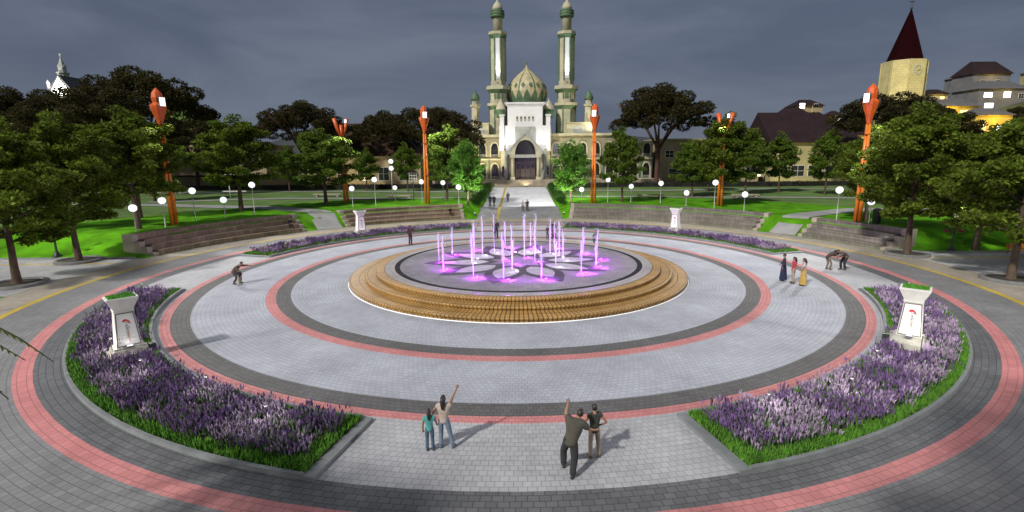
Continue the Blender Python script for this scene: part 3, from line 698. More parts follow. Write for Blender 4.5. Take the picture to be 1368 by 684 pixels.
# second row, smaller in the picture
for i, (k, x, y, s, lb) in enumerate([(KB2,-48.3,69,.95,'small tree far back on the lawn left of a forked lamp'),(KB2,-23.2,68,1.0,'small dark tree far back left of the slender orange lamp'),(KA3,30,50,.82,'dark tree far back on the lawn right of the long terrace'),
        (KB2,40.5,53,1.15,'small tree far back before the dark roofed house, its left corner'),(KB2,48,56,1.1,'small tree far back before the middle of the dark roofed house'),(KB2,53,50,1.1,'small tree far back before the right corner of the dark roofed house'),(KA3,60,46,1.0,'tree far back right of the dark roofed house'),(KA2,52,30,1.0,'leafy tree behind the right orange lamp on the far lawn'),(KB2,37,62,1.1,'small tree far back behind the right forked lamp'),(KA3,-62,48,.95,'tree far back before the beige shop building on the left'),(KB2,-33,72,.9,'small tree far back before the brown roofed pavilion')]):
    tree(k, x, y, lb, s, i*1.7, 'trees far back on the lawn')
# dark umbrella trees behind
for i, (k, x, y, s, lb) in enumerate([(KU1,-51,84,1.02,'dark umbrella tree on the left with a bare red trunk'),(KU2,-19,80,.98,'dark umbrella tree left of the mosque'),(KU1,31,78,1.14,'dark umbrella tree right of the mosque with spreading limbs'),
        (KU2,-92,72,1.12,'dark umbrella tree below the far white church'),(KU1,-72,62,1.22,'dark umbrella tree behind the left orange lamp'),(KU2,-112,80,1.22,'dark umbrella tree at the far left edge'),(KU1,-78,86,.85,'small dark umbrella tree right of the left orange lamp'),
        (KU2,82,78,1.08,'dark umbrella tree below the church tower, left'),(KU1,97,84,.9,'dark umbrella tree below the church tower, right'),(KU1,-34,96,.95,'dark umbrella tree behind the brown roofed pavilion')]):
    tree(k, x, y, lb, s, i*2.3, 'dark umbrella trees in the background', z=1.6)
# trees behind the camera: their shadows fall on the front paving
tree(KA2, -17, -43.5, 'tall leafy tree on the south walkway behind the camera, farthest left', (1.2,1.2,1.4), .6, z=0); tree(KA1, -8.2, -43.4, 'tall leafy tree on the south walkway right behind the camera', (.85,.85,1.4), 2, z=0); tree(KA3, -1.2, -45.0, 'tall leafy tree on the south walkway behind the camera, right', (.85,.85,2.25), 2, z=0)
# palm whose fronds reach in at the left edge of the picture
t = thing('palm_tree', 'small palm with drooping fronds close to the camera at the left edge', 'palm', (-12.0, -31.2, 0))
MB().tube([(0,0,-.1),(.1,0,2),(.05,.1,4.2),(0,0,6.0)], [.22,.16,.14,.13], 9).build('trunk', M['bark'], t)
q = random.Random(4)
for k in range(14):
    a = 2*PI*k/14+q.uniform(-.15,.15); L_ = q.uniform(2.5, 3.3); up_ = q.uniform(.2, .9); P_ = []
    for i in range(8):
        u = i/7; P_.append(Vector((L_*u*math.cos(a), L_*u*math.sin(a), 6.0+up_*2*u*(1-u)*1.6-1.5*u*u)))
    g = MB(); g.tube(P_, [.03-.003*i for i in range(8)], 5)
    for i in range(26):
        u = .12+.86*i/26; k0 = min(6, int(u*7)); p_ = P_[k0].lerp(P_[k0+1], u*7-k0); d = (P_[k0+1]-P_[k0]).normalized(); sd_ = d.cross(Vector((0,0,1))).normalized()
        for s_ in (-1, 1):
            l_ = .62*math.sin(PI*min(1, u*.8+.18)); e = p_+sd_*s_*l_*.8+d*l_*.55+Vector((0,0,-.35*l_)); wv = d*.06
            g.add([p_-wv, p_+wv, e], [(0,1,2)])
    g.build('frond', M['leafA'], t)
# planters
M['planter'] = mat('planter_stone', (.13,.13,.125), .85, .2, 3)
for x, y, lb in ((-36.4,-3.2,'round stone tree ring around the nearest left tree'),(-39.1,5.3,'round stone tree ring at the left lawn edge'),(35.0,-4.0,'round stone tree ring around the nearest right tree'),(34.7,5.6,'round stone tree ring by the short right terrace')):
    t = thing('tree_ring', lb, 'tree planter', (x, y, 0), 0, 'round stone tree rings')
    MB().lathe([(1.75,-.05),(1.75,.2),(1.68,.24),(1.45,.24),(1.42,.12)], 32, cap=False).build('ring', M['planter'], t); MB().lathe([(1.43,.02),(1.43,.13)], 32).build('soil', M['soil'], t)
# bushes and hedges along the avenue
def bush(seed, rx, ry, h, n, leaf, m=None):
    q = random.Random(seed); cl = []
    for i in range(9): cl.append((q.uniform(-.6,.6)*rx, q.uniform(-.6,.6)*ry, h*q.uniform(.3,.68), rx*.5, ry*.5, h*.32, 1))
    return cloud_mesh('foliage', leaf_cloud(cl, n, leaf, seed, .9), m or M['leafH'])
BU = [bush(1,.9,.9,1.6,900,.2), bush(2,.8,.8,2.1,900,.2), bush(3,1.0,1.0,1.3,900,.2)]
for s in (-1, 1):
    for k in range(12):
        y = 42.5+k*2.7; x = s*(6.9+.25*math.sin(k*1.7)); o = link('shrub', BU[k % 3], None, (x, y, hf(x, y)-.05), (0, 0, k*1.1))
        o.scale = (1, 1, .85+.1*(k % 4)); tag(o, 'clipped green shrub in the row along the %s side of the avenue' % ('left' if s < 0 else 'right'), 'shrub', 'shrubs along the %s side of the avenue' % ('left' if s < 0 else 'right'))
    for k in range(4):
        y = 48+k*6.5; x = s*(8.6); tree(KB2, x, y, 'slim young tree in the row behind the shrubs %s of the avenue' % ('left' if s < 0 else 'right'), (.38,.38,.42), k*1.3, 'slim avenue trees %s' % ('left' if s < 0 else 'right'))
# long dark hedge closing the lawn
for s, x0, x1, lb in ((-1,-105,-7,'long dark clipped hedge behind the lawn left of the avenue'),(1,7.5,105,'long dark clipped hedge behind the lawn right of the avenue')):
    q = random.Random(9); cl = []; n = int((x1-x0)/1.1)
    for i in range(n): cl.append((x0+(x1-x0)*(i+.5)/n, 76+q.uniform(-.2,.2), PLAT+.62, .85, .6, .62, 1))
    t = thing('hedge', lb, 'hedge'); link('foliage', cloud_mesh('foliage', leaf_cloud(cl, 9000, .3, 5, .9), M['leafD']), t)
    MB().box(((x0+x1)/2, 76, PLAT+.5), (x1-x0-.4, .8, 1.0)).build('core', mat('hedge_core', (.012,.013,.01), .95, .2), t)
# ------------------------------------------------------------------ mosque
M['cream'] = brick_mat('mosque_cream_stone', (.28,.26,.175), (.25,.23,.155), (.17,.16,.11), 1.1, .55, .02, axes='XZ', rough=.8, stain=.25, bump=.3)
M['creamp'] = mat('mosque_cream_paint', (.42,.395,.27), .75, .2, .5, bump=.2, bscale=3); M['mgreen'] = mat('mosque_green_trim', (.075,.135,.065), .65, .25, .8)
M['mwhite'] = mat('mosque_white_wall', (.66,.655,.66), .8, .07, .4, bump=.1); M['dark'] = mat('dark_opening', (.012,.012,.014), .25, .2, 1); M['mgrey'] = mat('mosque_grey_panel', (.33,.34,.31), .7, .2, 1)
M['door'] = mat('dark_wood_door', (.045,.03,.022), .4, .3, 3); M['stepst'] = mat('mosque_step_stone', (.26,.22,.16), .85, .2, 1)
mo = thing('mosque', 'floodlit mosque with onion dome and two tall green and cream minarets', 'mosque')
def arch_poly(cx, w_, z0, zs, za, n=7):
    pts = [(cx-w_/2, z0), (cx+w_/2, z0)]
    for i in range(n+1):
        t = i/n; pts.append((cx+w_/2*math.cos(t*PI/2)**.8 if t < 1 else cx, zs+(za-zs)*math.sin(t*PI/2)**1.15))
    for i in range(n-1, -1, -1):
        t = i/n; pts.append((cx-w_/2*math.cos(t*PI/2)**.8, zs+(za-zs)*math.sin(t*PI/2)**1.15))
    return pts
def arch(parent, cx, w_, z0, zs, za, y, m=None, fr=.28, name='arch_window', depth=.3):
    o = arch_poly(cx, w_+2*fr, z0, zs, za+fr*1.3); i = arch_poly(cx, w_, z0, zs, za)
    n = len(o); g = MB(); vs = [(x, y-depth, z) for x, z in o]+[(x, y-depth, z) for x, z in i]+[(x, y, z) for x, z in o]+[(x, y, z) for x, z in i]
    fs = []
    for k in range(1, n):
        j = (k+1) % n
        fs += [(k, j, n+j, n+k), (k, 2*n+k, 2*n+j, j), (n+k, n+j, 3*n+j, 3*n+k)]
    g.add(vs, fs); f = g.build(name, m or M['creamp'], parent)
    MB().add([(x, y-.025, z) for x, z in i], [tuple(range(n))]).build('dark_opening', M['dark'], f)
    g = MB(); g.box((cx, y-.1, z0+.55), (w_, .07, .08)); g.box((cx, y-.1, z0+.28), (w_, .05, .06))
    for k in range(5): g.box((cx-w_/2+w_*(k+.5)/5, y-.1, z0+.28), (.07, .05, .5))
    g.build('railing', M['mgrey'], f)
    return f
# podium and steps
g = MB(); g.box((6.5, 96, 2.3), (56, 16, 1.5)); g.build('podium', M['stepst'], mo)
for k in range(5): MB().box((1.4, 84.4-.3*(4-k)*1.0-.9+.0, 1.8+.14+.28*k), (14.4-.02*k, 4.2-.6*k*.0-(0 if k else 0), .28)).build('step', M['stepst'], mo) if False else MB().box((1.4, (80.6+.62*k+88)/2, 1.8+.14+.285*k), (14.6-.05*k, 88-80.6-.62*k, .285)).build('step', M['stepst'], mo)
# portal
pc = 1.4
for s in (-1, 1):
    g = MB(); x = pc+s*3.05; g.box((x, 84.3, 3.55), (1.15, 1.1, .7)); g.lathe([(.42,3.85),(.36,6.2),(.36,8.0),(.5,8.4)], 12, (x, 84.3, 0)); g.box((x, 84.3, 8.75), (1.15, 1.1, .7)); g.build('column', M['creamp'], mo)
o = [(pc-3.75,9.1),(pc-3.75,9.7),(pc,13.9),(pc+3.75,9.7),(pc+3.75,9.1)]
ip = arch_poly(pc, 4.9, 9.1, 9.3, 12.5)
outp = [(pc-3.7,9.1),(pc+3.7,9.1)] + [(pc+3.7*(1-t)**.9, 9.9+3.9*t**.92) for t in [i/7 for i in range(8)]] + [(pc-3.7*(1-t)**.9, 9.9+3.9*t**.92) for t in [i/7 for i in range(6,-1,-1)]]
n = len(ip); g = MB(); vs = [(x, 83.75, z) for x, z in outp]+[(x, 83.75, z) for x, z in ip]+[(x, 86.6, z) for x, z in outp]+[(x, 86.6, z) for x, z in ip]; fs = []
for k in range(1, n):
    j = (k+1) % n; fs += [(k, j, n+j, n+k), (k, 2*n+k, 2*n+j, j), (n+k, n+j, 3*n+j, 3*n+k)]
g.add(vs, fs); gp = g.build('portal_arch', M['creamp'], mo)
o2 = [(pc+(x-pc)*1.1, 9.1+(z-9.1)*1.08+.05) for x, z in outp]
g = MB(); vs = [(x, 83.6, z) for x, z in o2]+[(x, 83.6, z) for x, z in outp]+[(x, 83.9, z) for x, z in o2]+[(x, 83.9, z) for x, z in outp]; fs = []
for k in range(1, n): j = (k+1) % n; fs += [(k, j, n+j, n+k), (k, 2*n+k, 2*n+j, j)]
g.add(vs, fs); g.build('portal_moulding', M['mgrey'], gp)
MB().add([(x, 85.9, z) for x, z in ip], [tuple(range(n))]).build('tympanum', M['dark'], gp)
g = MB(); g.box((pc, 84.2, 8.75), (4.9, .5, .75)); [g.box((pc-2.2+.55*k, 83.93, 8.75), (.3,.06,.5)) for k in range(9)]; g.build('portal_beam', M['mgrey'], mo)
g = MB(); g.box((pc, 86.2, 5.8), (5.2, .2, 5.2)); g.build('doorway', M['dark'], mo)
for k in range(4): d = MB().box((pc-1.8+1.2*k, 86.05, 5.3), (1.08, .1, 4.1)).build('door', M['door'], mo); MB().box((pc-1.8+1.2*k, 85.985, 6.4), (.7, .02, 1.2)).build('door_pane', M['dark'], d)
# central block
g = MB(); g.box((pc, 91.2, 6.2), (11.8, 7.6, 7.8)); g.build('front_block', M['creamp'], mo)
for s in (-1, 1):
    g = MB(); x = pc+s*4.6; g.box((x, 87.15, 6.1), (1.0, .6, 7.6)); g.lathe([(.34,0),(.34,6.5)], 10, (x-s*.0, 86.7, 2.9)); g.build('pilaster', M['mgrey'], mo)
    arch(mo, pc+s*5.3, 1.0, 3.6, 5.2, 6.4, 87.35, fr=.15, depth=.15)
g = MB(); g.prism([(pc-4.2,10.1),(pc-4.2,20.3),(pc-4.7,20.9),(pc-4.7,21.4),(pc+4.7,21.4),(pc+4.7,20.9),(pc+4.2,20.3),(pc+4.2,10.1)], 87.6, 94); mw = g.build('white_front', M['mwhite'], mo)
g = MB()
for k in range(24): g.box((pc-4.45+8.9*k/23, 87.5, 20.75), (.2,.2,.3))
g.box((pc, 87.45, 21.15), (9.7, .3, .35)); g.build('cornice', M['mwhite'], mw)
for k in range(5): arch(mo, pc-1.9+.95*k, .36, 17.0, 17.7, 18.1, 87.6, fr=.08, depth=.1)
g = MB(); g.prism([(pc-2.4,11.0),(pc-2.4,15.7),(pc+2.4,15.7),(pc+2.4,11.0)], 87.3, 87.58); g.build('grey_panel', M['mgrey'], mo)
for s in (-1, 1):
    g = MB(); x = pc+s*5.0; g.box((x, 88.8, 13.0), (2.5, 2.2, 6.0)); g.build('white_shoulder', M['mwhite'], mo)
    g = MB(); x = pc+s*5.55; g.box((x, 87.9, 14.2), (1.0, 1.0, 8.2)); g.box((x, 87.9, 18.4), (1.35, 1.35, .3)); tt = g.build('turret', M['mwhite'], mo)
    MB().lathe([(.5,18.5),(.55,18.8),(.5,19.1)], 12, (x, 89.4, 0)).build('drum', M['mgreen'], tt)
    MB().lathe([(1.0,18.0),(1.25,19.6),(1.1,20.6),(.6,21.5),(.12,22.1),(.05,22.6)], 14, (x+s*.3, 90.2, 0)).build('small_dome', M['creamp'], mo)
    MB().lathe([(1.16,18.0),(1.3,19.2),(1.28,19.8),(1.2,19.9)], 14, (x+s*.3, 90.2, 0)).build('dome_band', M['mgreen'], mo)
# dome
DX, DY = 1.95, 96.5
prof = [(4.1,21.2),(4.2,21.9),(4.75,22.6),(5.12,23.6),(5.2,24.6),(5.0,25.6),(4.5,26.6),(3.6,27.7),(2.5,28.7),(1.3,29.7),(.5,30.4),(.14,30.9),(.06,31.6)]
dm = MB().lathe(prof, 40, (DX, DY, 0)).build('dome', mat('dome_tiles', (.44,.38,.22), .5, .25, .9, bump=.5, bscale=2.5), mo)
def dome_r(z):
    for (r0, z0), (r1, z1) in zip(prof[:-1], prof[1:]):
        if z0 <= z <= z1: return r0+(r1-r0)*(z-z0)/(z1-z0)
    return .05
def dome_patch(g, a, wd, z0, z1, shape, up=.06):
    vs = []; fs = []; n = 8
    for i in range(n+1):
        t = i/n; z = z0+(z1-z0)*t; r = dome_r(z)+up; hw = wd*shape(t)
        for s in (-1, 0, 1): vs.append((DX+r*math.cos(a+s*hw), DY+r*math.sin(a+s*hw), z))
    for i in range(n): fs += [(3*i, 3*i+1, 3*i+4, 3*i+3), (3*i+1, 3*i+2, 3*i+5, 3*i+4)]
    g.add(vs, fs, 0, True)
g = MB(); g.lathe([(4.3,21.4),(4.35,21.95),(4.86,22.6),(4.9,22.7)], 40, (DX, DY, 0), cap=False)
for k in range(16): dome_patch(g, 2*PI*k/16, PI/16*1.02, 22.5, 24.9, lambda t: (1-t)**.8+.001)
for k in range(8):
    dome_patch(g, 2*PI*(k+.5)/8, .035, 24.9, 30.3, lambda t: 1+.6*t, .05)
for k in range(16): dome_patch(g, 2*PI*(k+.5)/16, .10, 25.2, 26.6, lambda t: math.sin(PI*t)+.001, .07)
g.build('green_pattern', M['mgreen'], dm); MB().lathe([(.2,31.4),(.2,31.7),(.05,31.8),(.03,32.3)], 8, (DX, DY, 0)).build('finial', M['mgreen'], dm)
g = MB(); g.lathe([(5.6,13),(5.6,20.8),(5.0,21.3)], 16, (DX, DY, 0)); g.build('dome_drum', M['creamp'], mo)
# minarets
def minaret(x, y):
    oc = PI/8
    b = MB().lathe([(2.75,2.9),(2.55,4),(2.5,20.9),(2.2,21.1)], 8, (x, y, 0), 0, False, oc).build('minaret', M['creamp'], mo)
    MB().lathe([(2.2,21.0),(2.25,24.9)], 8, (x, y, 0), 0, False, oc).build('middle_stage', M['creamp'], b)
    MB().lathe([(1.98,25.1),(1.95,38),(1.9,38.2)], 8, (x, y, 0), 0, False, oc).build('shaft', M['creamp'], b)
    for z, r, r1, h in ((21.0,2.5,3.05,1.5), (24.9,2.2,3.15,1.9), (37.7,1.95,2.4,1.5)):
        MB().lathe([(r,z-.9),(r1*.97,z-.05),(r1*.97,z)], 8, (x, y, 0), 0, False, oc).build('balcony_bracket', M['mgreen'], b)
        g = MB(); g.lathe([(r1,z),(r1,z+h*.45),(r1-.22,z+h*.45),(r1-.22,z+.1),(.5,z+.1)], 8, (x, y, 0), 0, False, oc, cap=False); g.build('balcony', M['creamp'], b)
    g = MB()
    for k in range(8):
        a = oc+2*PI*k/8
        for r, z0, z1 in ((2.53,3,20.2), (2.24,22.6,24), (1.98,27,37)): g.box((x+r*math.cos(a), y+r*math.sin(a), (z0+z1)/2), (.26,.26,z1-z0), a)
    g.build('green_corner', M['mgreen'], b)
    MB().lathe([(1.2,38.2),(1.15,41.5),(1.3,41.7)], 10, (x, y, 0)).build('neck', M['creamp'], b)
    MB().lathe([(1.3,41.6),(1.75,41.9),(1.75,42.1),(1.5,42.25),(1.8,42.5),(1.8,42.75),(1.5,42.9),(1.7,43.1),(1.7,43.3),(1.2,43.5)], 16, (x, y, 0)).build('green_crown', M['mgreen'], b)
    MB().lathe([(1.2,43.4),(1.25,44.0),(.9,44.8),(.35,45.4),(.08,45.9),(.04,46.5)], 14, (x, y, 0)).build('cap', M['creamp'], b)
    g = MB(); g.box((x, y-1.86, 32.1), (.95,.1,9.4)); g.build('white_panel', M['mwhite'], b)
    for z in (23.5,): g = MB(); g.box((x, y-2.12, z), (.9,.12,1.5)); f = g.build('window_frame', M['mgreen'], b)
    f = MB().box((x, y-2.75, 26.3), (.5,.3,.2)).build('uplight', M['fix'], b)
    lamp('SPOT', 'minaret_uplight', (x, y-2.55, 26.6), 5200, (.9,.95,1), mo, target=(x, y-1.75, 33), size=.1, spot=34, blend=.9)
    return b
minaret(-5.1, 94); minaret(11.75, 94)
for x in (-10.8, 17.2):
    b = MB().lathe([(1.05,12),(1.0,20.6),(1.35,20.8),(1.35,21.2),(.85,21.3),(.85,22.3),(1.0,22.4)], 8, (x, 92, 0), 0, False, PI/8).build('side_turret', M['creamp'], mo)
    MB().lathe([(1.05,22.3),(1.1,22.8),(.8,23.5),(.25,24.2),(.05,24.8)], 12, (x, 92, 0)).build('turret_cap', M['mgreen'], b)
# wings with arcades
for x0, x1, zt in ((-20, -4.6, 13.8), (7.4, 24, 14.0), (24, 33, 12)):
    wg = MB().box(((x0+x1)/2, 96.2, (2.9+zt)/2), (x1-x0-.01, 12, zt-2.9)).build('wing_wall', M['cream'], mo)
    g = MB(); g.box(((x0+x1)/2, 90, zt-.1), (x1-x0, .7, .55)); g.box(((x0+x1)/2, 90.05, 8.0), (x1-x0, .5, .4)); g.box(((x0+x1)/2, 90.0, 2.95), (x1-x0, .6, .5)); g.build('string_course', M['creamp'], wg)
    n = max(2, int((x1-x0)/2.9))
    for k in range(n):
        cx = x0+(x1-x0)*(k+.5)/n
        arch(mo, cx, 1.75, 3.3, 5.4, 6.9, 90.18); arch(mo, cx, 1.75, 8.6, 10.4, 11.9, 90.18)
        MB().box((x0+(x1-x0)*(k+.0)/n+.12, 90.0, 5.6), (.35,.4,4.8)).build('pier', M['mgreen'], mo)
for x, wd in ((-9.6, 4.2), (14.8, 6.2)):
    g = MB(); g.box((x, 91.4, 15.2), (wd, 2.2, 2.9)); g.box((x, 91.3, 16.7), (wd+.3, 2.4, .25)); b = g.build('parapet_block', M['creamp'], mo)
    MB().box((x, 90.27, 15.2), (wd*.5,.06,1.9)).build('grille', M['mgrey'], b)
# mosque floodlights (small fixtures at the foot of the white front, warm ones on the forecourt)
for x, e in ((pc-3.2, 420), (pc+3.2, 420), (pc-4.9, 330), (pc+4.9, 330)):
    f = MB().box((x, 86.6, 10.3), (.5,.3,.25)).build('uplight', M['fix'], mo)
    lamp('SPOT', 'front_uplight', (x, 86.4, 10.6), e, (.93,.93,1), mo, target=(x*.9+.14, 87.9, 16.5), size=.15, spot=88, blend=.9)
M['warmlens'] = lum('warm_lens', (1,.85,.5), 3)
for x, y, z, tx, tz, e in ((-9, 83, 2.4, -6, 20, 6500), (14, 83, 2.4, 11, 20, 6500), (1.4, 79.5, 2.3, 1.4, 9, 500), (22, 82, 2.4, 22, 9, 250), (-15, 82, 2.4, -13, 9, 250)):
    t = thing('ground_floodlight', 'small ground floodlight before the mosque aimed at its %s' % {-9:'left minaret',14:'right minaret',1.4:'portal',22:'right wing',-15:'left wing'}[x], 'floodlight', (x, y, z-.5), 0, 'ground floodlights before the mosque')
    MB().box((0,0,.2), (.6,.4,.4)).build('fixture', M['fix'], t); MB().box((0,.0,.41), (.5,.3,.02)).build('lens', M['warmlens'], t)
    lamp('SPOT', 'facade_flood', (0, .2, .55), e, (1,.88,.58), t, size=.2, spot=95, blend=.8).rotation_euler = (Vector((0,0,0))-Vector((tx-x, 92-y, tz-z))).to_track_quat('Z','Y').to_euler()
for x, y in ((-13.5, 89.2), (20.3, 89.2), (4.0, 93.6)):
    lamp('SPOT', 'dome_flood' , (x, 88.8, 14.4), 3000, (1,.86,.55), mo, target=(1.95, 96.5, 26), size=.2, spot=60, blend=.8) if x != 4.0 else None
# lights at the feet of the two bright trees
for x in (-6.6, 6.6):
    t = thing('tree_uplight', 'small spotlight on the lawn lighting the bright round tree %s of the avenue' % ('left' if x < 0 else 'right'), 'garden light', (x, 36.4, hf(x, 36.4)), 0, 'tree spotlights by the avenue')
    MB().lathe([(.08,0),(.08,.15),(.14,.2),(.12,.4)], 10).build('fixture', M['fix'], t); MB().lathe([(.11,.41),(.11,.43)], 10).build('lens', M['lensw'], t)
    lamp('SPOT', 'tree_beam', (0,0,.5), 5000, (.92,1,.85), t, size=.1, spot=75, blend=.8).rotation_euler = (Vector((0,0,0))-Vector((-(x)*-.2, 3.0, 5))).to_track_quat('Z','Y').to_euler()

# ------------------------------------------------------------------ houses behind
M['beige'] = mat('beige_wall', (.29,.23,.14), .85, .2, .5); M['byellow'] = mat('pale_yellow_wall', (.33,.29,.14), .85, .15, .5); M['broof'] = brick_mat('brown_roof_tiles', (.05,.028,.016), (.038,.022,.013), (.03,.02,.015), .4, .35, .03, rough=.85, stain=.35, bump=.7)
M['droof'] = brick_mat('dark_maroon_roof', (.026,.013,.015), (.02,.010,.012), (.02,.01,.012), .4, .35, .03, rough=.85, stain=.3, bump=.6); M['groof'] = mat('grey_roof', (.09,.088,.09), .9, .2, 1); M['wglass'] = mat('window_glass', (.02,.022,.025), .1, 0); M['wframe'] = mat('window_frame_white', (.6,.58,.52), .6, .05)
M['lit_w'] = lum('lit_window_white', (.95,.95,1), 3.2); M['lit_y'] = lum('lit_window_yellow', (1,.72,.2), 1.8)
def hip_roof(x0, x1, y0, y1, z, zr, inset, ov=.8, gable_left=False):
    ym = (y0+y1)/2; a, b, c, d = (x0-ov, y0-ov, z), (x1+ov, y0-ov, z), (x1+ov, y1+ov, z), (x0-ov, y1+ov, z)
    l, r = (x0-ov if gable_left else x0+inset, ym, zr), (x1-inset, ym, zr)
    return MB().add([a, b, c, d, l, r], [(0,1,5,4),(1,2,5),(2,3,4,5),(3,0,4),(3,2,1,0)])
def window(parent, x, y, z, w_, h, lit=None):
    f = MB().box((x, y-.06, z), (w_+.24, .12, h+.24)).build('window', M['wframe'], parent)
    g = MB(); g.box((x, y-.135, z), (w_, .03, h)); g.build('pane', lit or M['wglass'], f)
    g = MB(); g.box((x, y-.16, z), (.07,.03,h)); g.box((x, y-.162, z), (w_,.03,.07)); g.build('mullion', M['wframe'], f)
def building(label, x0, x1, y0, y1, z0, ze, zr, wall, roof, wins=(), inset=6, gl=False, flat=False, name='house', cat='house', group=None, litm=None):
    t = thing(name, label, cat, (0,0,0), 0, group)
    MB().box(((x0+x1)/2, (y0+y1)/2, (z0+ze)/2), (x1-x0, y1-y0, ze-z0)).build('wall', wall, t)
    if flat:
        g = MB(); g.box(((x0+x1)/2, (y0+y1)/2, ze+.25), (x1-x0+.8, y1-y0+.8, .5)); g.build('roof', roof, t)
    else:
        hip_roof(x0, x1, y0, y1, ze, zr, inset, gable_left=gl).build('roof', roof, t)
        if gl: MB().add([(x0-.02,y0,ze),(x0-.02,y1,ze),(x0-.02,(y0+y1)/2,zr-.3)], [(0,1,2)]).build('gable', wall, t)
    for (x, z, w_, h, lit) in wins: window(t, x, y0, z, w_, h, {0: None, 1: M['lit_w'], 2: M['lit_y']}[lit])
    return t
p = building('brown roofed pavilion behind the trees left of the mosque', -55, -25, 92, 112, 1.6, 9.0, 17.6, M['beige'], M['broof'], [(-50+5.2*k, 4.6, 2.6, 3.2, 0) for k in range(5)], 9, name='pavilion', cat='building')
p = building('long beige shop building behind the left lawn', -98, -62, 88, 104, 1.6, 11.5, 0, M['beige'], M['beige'], [(-95+5*k, 8.6, 2.6, 1.6, 0) for k in range(7)], flat=True, name='shop_building', cat='building')
MB().box((-80, 86.9, 4.6), (35, 2.0, .3)).build('awning', M['droof'], p)
p = building('beige two storey building with dark windows right of the mosque', 35, 61, 93, 107, 1.6, 12.3, 0, M['beige'], M['beige'], [(38+4.0*k, 9.0, 2.0, 1.7, 0) for k in range(6)]+[(40+5*k, 4.3, 3.8, 2.0, 0) for k in range(5)], flat=True, name='shop_building', cat='building')
p = building('house with a dark maroon roof and pale yellow gable on the right', 63.5, 86, 92, 108, 1.6, 11.6, 19.5, M['byellow'], M['droof'], [(66+4.3*k, 4.6, 3.2, 2.6, 0) for k in range(5)], 7, True)
t = MB().lathe([(.4,0),(.5,.5),(.1,1.1),(.04,2.0)], 8, (77, 100, 19.3)).build('roof_finial', M['byellow'], p)
lamp('SPOT', 'house_flood', (66, 82, 3), 1500, (1,.85,.45), p, target=(68, 93, 8), size=.2, spot=120, blend=.8)
lamp('SPOT', 'shop_flood', (-42, 84, 3), 1800, (1,.85,.55), None, target=(-42, 93, 6), size=.2, spot=130, blend=.8).parent = [o for o in COL.objects if o.name == 'pavilion'][0]
# hills
def hill(name, cx, cy, rx, ry, h, m, z0=-.5, n=40, seed=0):
    q = random.Random(seed); vs = []; fs = []; ph = [q.uniform(0, 6) for _ in range(6)]
    for i in range(n+1):
        for j in range(n+1):
            u, v = -1+2*i/n, -1+2*j/n; d = math.hypot(u, v); s = (math.cos(min(1, d)*PI)+1)/2
            nz = 1+.13*math.sin(u*5+ph[0])*math.cos(v*4+ph[1])+.06*math.sin(u*13+ph[2])*math.cos(v*11+ph[3])
            vs.append((cx+rx*u, cy+ry*v, z0+h*s*nz))
    for i in range(n):
        for j in range(n): fs.append((i*(n+1)+j, (i+1)*(n+1)+j, (i+1)*(n+1)+j+1, i*(n+1)+j+1))
    return tag(MB().add(vs, fs, 0, True).build(name, m), kind='structure')
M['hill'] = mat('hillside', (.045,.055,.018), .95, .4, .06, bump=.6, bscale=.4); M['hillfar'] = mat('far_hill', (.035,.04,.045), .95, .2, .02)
hill('hill', 250, 235, 190, 130, 44, M['hill'], seed=2); hill('hill', -118, 150, 40, 36, 24, M['grass2'], seed=4); hill('hill', -230, 220, 150, 90, 33, M['hill'], seed=5)
hill('hill', -200, 620, 260, 120, 45, M['hillfar'], seed=7); hill('hill', 120, 640, 300, 120, 30, M['hillfar'], seed=8)
def hz(x, y):
    u, v = (x-250)/190, (y-235)/130; d = math.hypot(u, v); return -.5+44*(math.cos(min(1, d)*PI)+1)/2
M['ochre'] = mat('ochre_wall', (.42,.31,.06), .85, .25, .3); M['greyw'] = mat('grey_wall', (.14,.14,.145), .85, .2, .3)
HS = [('hill house with yellow wall and lit windows left of the white lights', 166, 190, 180, 192, 21, 27.5, 31, M['ochre'], M['groof'], [(171,24.5,2.6,2,0),(176,24.5,2.6,2,0),(184,24.5,3.2,2.6,2)]),
      ('grey hill house with bright white windows at the right edge', 194, 215, 186, 200, 22, 35, 39, M['greyw'], M['groof'], [(198,32.5,3.4,1.9,1),(206,32.6,2.8,2.4,1),(199,28.2,3.6,1.9,1),(212,32,2,2,0)]),
      ('grey gabled house highest on the hill at the right edge', 214, 232, 214, 226, 32, 45, 51.5, M['greyw'], M['droof'], [(219,41,2,2.4,0),(226,41,2,2.4,0)]),
      ('yellow lit house low on the hill behind the right trees', 140, 158, 150, 162, 8, 20.5, 24, M['ochre'], M['groof'], [(144,15,2.4,2.2,2),(150,15,2.6,2.2,2),(155,14.6,2,2,0)]),
      ('small hill house with a grey roof in front of the white windows', 172, 186, 160, 170, 10, 22.5, 25.5, M['ochre'], M['groof'], [(175,18,2.4,2,2),(181,17.5,2,2,1)]),
      ('small house with one yellow light left of the church tower', 120, 131, 190, 200, 16, 29, 32, M['beige'], M['droof'], [(122,29,2.2,2,1),(128,29,1.8,1.6,0)]),
      ('low house among dark trees left of the church tower', 104, 116, 170, 180, 8, 23, 27, M['byellow'], M['droof'], [(108,20,1.8,1.6,0),(112,20,1.8,1.6,0)])]
for (lb, x0, x1, y0, y1, z0, ze, zr, wm, rm, wins) in HS:
    b = building(lb, x0, x1, y0, y1, min(z0, hz(x0, y0)-1), ze, zr, wm, rm, wins, 3, False, group='houses on the hillside')
    lamp('POINT', 'porch_light', ((x0+x1)/2, y0-5, ze-1.0), (2600 if wm == M['ochre'] else 800) if x0 > 135 else 120, (1,.68,.15), b, size=.4)
q = random.Random(31); SM = []
